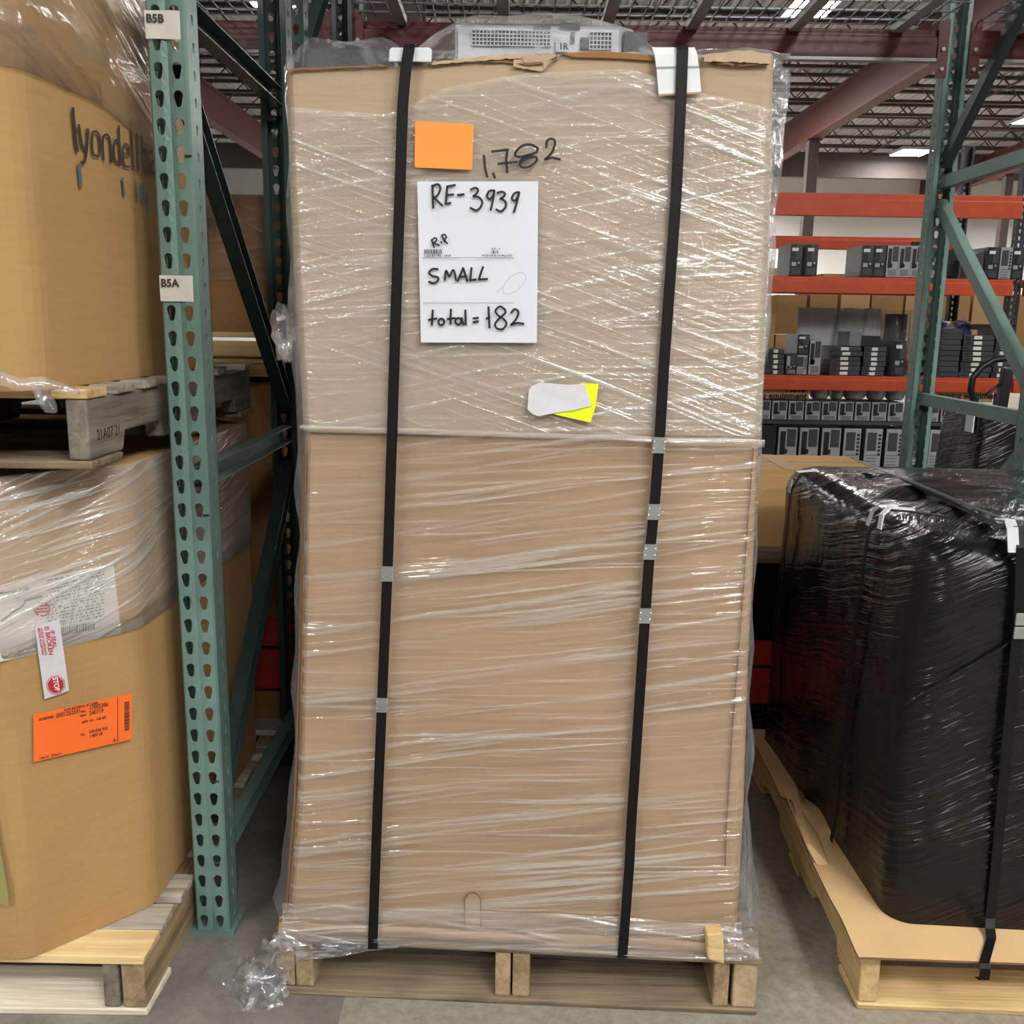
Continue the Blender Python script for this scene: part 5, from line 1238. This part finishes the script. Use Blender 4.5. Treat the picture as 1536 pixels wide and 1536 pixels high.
for i, (a, st, z, h_) in enumerate(((1198, 'back', Z1 + .001, .155), (1199, 'grey', Z1 + .157, .155), (1218, 'silver', Z1 + .001, .27), (1346, 'grey', Z1 + .001, .275), (1183, 'black', Z1 + .001, .16))):
    place('mid%d' % i, lambda: tower(st, .092, h_, .34), X_(a), FYR - .02, z, ('silver backed computer at the bottom of the two-high pile', 'grey computer standing on another in the two-high pile', 'silver tower right of the two-high pile', 'grey tower left of the right post, beside flat stacks', 'black computer left of the two-high pile')[i] + ', middle far shelf', 'towers on the middle far shelf')
cg = thing('computer_case', 'grey and black computer case lying on top of the flat stacks, middle far shelf', 'computer', (X_(1300), 7.6, zz(519)))
MB().box(X_(1278), X_(1296), FYR, FYR + .28, zz(519) + .001, zz(497)).build('case', 'pc_grey', cg, bevel=.003); MB().box(X_(1296), X_(1326), FYR + .02, FYR + .28, zz(519) + .001, zz(503)).build('drawer_unit', 'pc_black', cg, bevel=.003)
# bagged screens behind the stacks
def bag(label, pa, pb, ya, yb, mt):
    Y = 8.15; t = thing('bagged_screen', label, 'bagged screen', ((X_(pa, Y) + X_(pb, Y)) / 2, Y, Z1), 'bagged screens on the middle far shelf')
    x0, x1 = X_(pa, Y), X_(pb, Y); z1 = at(1250, ya, Y).z; z0 = Z1 + .002
    MB().box(x0 + .03, x1 - .03, Y + .02, Y + .05, z0 + .03, z1 - .03).build('screen', 'pc_black', t)
    mb = MB()
    def P_(u, v):
        a = u * 2 * math.pi; cx = (x0 + x1) / 2; hw = (x1 - x0) / 2 * (1 - .12 * (1 - v)); wv = .030 * nz(math.cos(a) * 7, math.sin(a) * 7, v * 1.2 + pa) * (1.1 - v * .5)
        return Vector((cx + (hw + wv) * max(-1, min(1, 1.25 * math.cos(a))), Y + .035 + (.05 + wv) * math.sin(a), z0 + (z1 - z0) * v + .012 * nz(u * 6, 3, pa) * v))
    mb.grid(P_, 56, 10); mb.build('bag', mt, t, smooth=True)
bag('widest white plastic bag over a screen, leftmost on the middle far shelf', 1199, 1256, 462, 560, 'bag_white')
bag('narrow white plastic bag over a screen, second from the left on the middle far shelf', 1258, 1290, 462, 560, 'bag_white')
bag('white plastic bag over a screen beside the dark bagged one, middle far shelf', 1291, 1322, 462, 560, 'bag_white')
bag('dark bagged screen left of the right post on the middle far shelf', 1324, 1368, 464, 560, 'bag_black')
random.seed(11)
# cartons on the rack row beyond, seen through the middle level
for i, (a, b, y0, y1, mt) in enumerate(((1120, 1160, 470, 545, 'moving_box'), (1162, 1208, 442, 500, 'kraft_old'), (1160, 1204, 502, 560, 'moving_box'), (1210, 1252, 436, 520, 'kraft_old'), (1256, 1300, 440, 520, 'moving_box'), (1302, 1350, 438, 520, 'kraft_old'), (1352, 1384, 440, 525, 'moving_box'),
                                     (1404, 1452, 436, 500, 'kraft_old'), (1454, 1500, 440, 510, 'moving_box'), (1502, 1560, 442, 520, 'kraft_old'))):
    Y = 10.4; carton('%s tan carton from the left in the row beyond the middle far shelf' % ORD[i], at(a, y1, Y).x, at(b, y1, Y).x - .01, Y, Y + .5, at(a, y1, Y).z if i != 1 else at(a, 501, Y).z, at(a, y0, Y).z, mt, False, 'cartons beyond the far rack')
tb = thing('table', 'long brown bench carrying the cartons beyond the far rack', 'bench', (3, 10.6, 0)); zt_ = at(1250, 560, 10.4).z - .002
MB().box(2.2, 6.2, 10.3, 11.0, zt_ - .04, zt_).build('top', 'wood_x', tb)
for xx in (2.3, 6.1):
    for yy in (10.36, 10.94): MB().box(xx - .03, xx + .03, yy - .03, yy + .03, 0, zt_ - .04).build('leg', 'pc_char', tb)
zq = zt_
for i_, (a, b, y0) in enumerate(((1404, 1452, 500), (1454, 1500, 510), (1502, 1560, 520), (1210, 1252, 520), (1256, 1300, 520), (1302, 1350, 520), (1352, 1384, 525), (1120, 1160, 545))):
    Y = 10.4; carton('', at(a, y0, Y).x, at(b, y0, Y).x - .01, Y, Y + .5, zq + .001, at(a, y0, Y).z - .002, 'moving_box', False, 'cartons beyond the far rack')['label'] = 'lower carton under the %s upper one from the left, row beyond the far rack' % ('eighth', 'ninth', 'tenth', 'fourth', 'fifth', 'sixth', 'seventh', 'first')[i_]
lc = thing('litter_pile', 'crumpled white and blue plastic packaging behind the right post on the far shelf', 'packaging', (X_(1425, 8.3), 8.3, zz(490)))
mb = MB(); mb2 = MB()
for k in range(9):
    c = Vector((X_(1412 + 9 * k % 50, 8.3) + random.uniform(-.03, .03), 8.3 + random.uniform(-.05, .1), 1.36 + random.uniform(-.02, .05)))
    (mb if k % 3 else mb2).grid(lambda u, v: c + Vector((math.cos(u * 6.283) * math.sin(v * 3.1416), math.sin(u * 6.283) * math.sin(v * 3.1416), math.cos(v * 3.1416) * .8)) * .07 * (1 + .5 * nz(u * 5 + k, v * 5, k)), 10, 7)
mb.build('white_film', 'tape_white', lc); mb2.build('blue_film', m_plain('blue_plastic', srgb(80, 110, 190), .4), lc)
lp = carton('low carton under the crumpled plastic packaging on the far shelf', X_(1400, 8.2), X_(1475, 8.2), 8.2, 8.5, Z1 + .001, 1.31, 'moving_box', False)
# lower level: printed cartons, foil rolls, two rows of computers
def bench(lb, x0, x1, y0, y1, z, legs=True):
    t = thing('low_shelf', lb, 'shelf', ((x0 + x1) / 2, (y0 + y1) / 2, 0)); MB().box(x0 + .052, x1 - .052, y0 - .03, y1, zs0 - .025, zs0).build('lower_tier', 'pc_char', t); MB().box(x0, x1, y0, y1, z - .025, z).build('top', 'pc_char', t)
    for xx in (x0 + .03, x1 - .03):
        for yy in (y0 + .03, y1 - .03): MB().box(xx - .02, xx + .02, yy - .02, yy + .02, 0, z - .025).build('leg', 'pc_char', t)
zs1 = at(1250, 630, FYR).z; zs0 = at(1250, 697, FYR).z
bench('dark two-tier low shelf carrying the lowest rows of computers in the far rack', 1.5, 3.72, 7.40, 8.4, zs1)

for i in range(9):
    px = 1142 + 25.4 * i; place('small_tower', lambda: tower('silver', .118, zz(601) - zs1 - .002, .3), X_(px, 7.42), 7.42, zs1 + .001, '%s small silver fronted computer from the left on the low dark shelf' % ORD[i], 'small computers on the low far shelf')
for i, px in enumerate((1400, 1426, 1450)): place('small_tower', None, X_(px, 7.42), 7.42, zs1 + .001, '%s small silver computer right of the right post on the low dark shelf' % ORD[i], 'small computers on the low far shelf')
for i, (px, k) in enumerate(((1180, 's'), (1213, 's'), (1247, 's'), (1281, 'b'), (1314, 'b'), (1346, 'b'), (1385, 'b'), (1413, 'b'))):
    place('bottom_' + k, lambda: tower('silver' if k == 's' else 'back', .148 if k == 's' else .132, zz(640) - zs0 - .002, .4), X_(px, 7.40), 7.40, zs0 + .001, '%s large tower computer from the left in the bottom row of the far rack' % ORD[i], 'towers in the bottom row of the far rack')
db = thing('dark_crate', 'black crate at the left end of the bottom row, beside the centre load', 'crate', (X_(1160), 7.5, zs0))
MB().box(X_(1135), X_(1174), 7.42, 7.8, zs0 + .001, zz(638)).build('body', 'pc_black', db, bevel=.005); MB().box(X_(1140), X_(1172), 7.412, 7.4195, zs0 + .05, zz(648)).build('front_panel', 'pc_black', db)
def mcarton(lb, pa, pb, Y, tx0, words_):
    x0, x1 = X_(pa, Y), X_(pb, Y); z1 = .985; z0 = zz(601) + .004
    t = carton(lb, x0, x1, Y, Y + .25, z0, z1, 'moving_box', False)
    mb = MB()
    for (s_, px, py, sz) in words_:
        q = at(px, py, Y - .006); text_mesh(s_, sz, lambda u, v: Vector((q.x + u, Y - .0075, q.z + v)), mb, .002)
    mb.build('lettering', 'print', t)
mcarton('moving carton with dark lettering under the middle far shelf, beside the centre load', 1120, 1222, 7.515, 0, [('Have', 1178, 588, .075), ('moving equipment', 1110, 597, .070)])
mcarton('moving carton with dark lettering under the middle far shelf, right of the right post', 1398, 1502, 7.515, 0, [('Have', 1440, 586, .075), ('moving equipment', 1406, 597, .064)])
for i, (a, b) in enumerate(((1223, 1252), (1254, 1272), (1273, 1308), (1309, 1336), (1338, 1366))):
    Y = 7.66; x0, x1 = X_(a, Y), X_(b, Y); zc_ = zz(601) + .003; t = thing('bubble_wrapped_bundle', '%s silvery bubble-wrapped bundle from the left under the middle far shelf' % ORD[i], 'bundle', ((x0 + x1) / 2, Y, zc_), 'silvery bundles under the middle shelf')
    mb = MB(); z1 = .985
    def P_(u, v):
        a_ = u * 2 * math.pi; sh = 1 - .35 * abs(2 * v - 1) ** 4; return Vector(((x0 + x1) / 2 + (x1 - x0) / 2 * math.cos(a_) * sh, Y + .12 * math.sin(a_) * sh, zc_ + (z1 - zc_) * v + .003 * nz(u * 9, v * 9, i)))
    mb.grid(P_, 22, 14); mb.build('wrap', 'foil', t, smooth=True)

for o in list(bpy.data.objects):
    if o.type == 'MESH' and len(o.data.polygons) == 0: bpy.data.objects.remove(o)
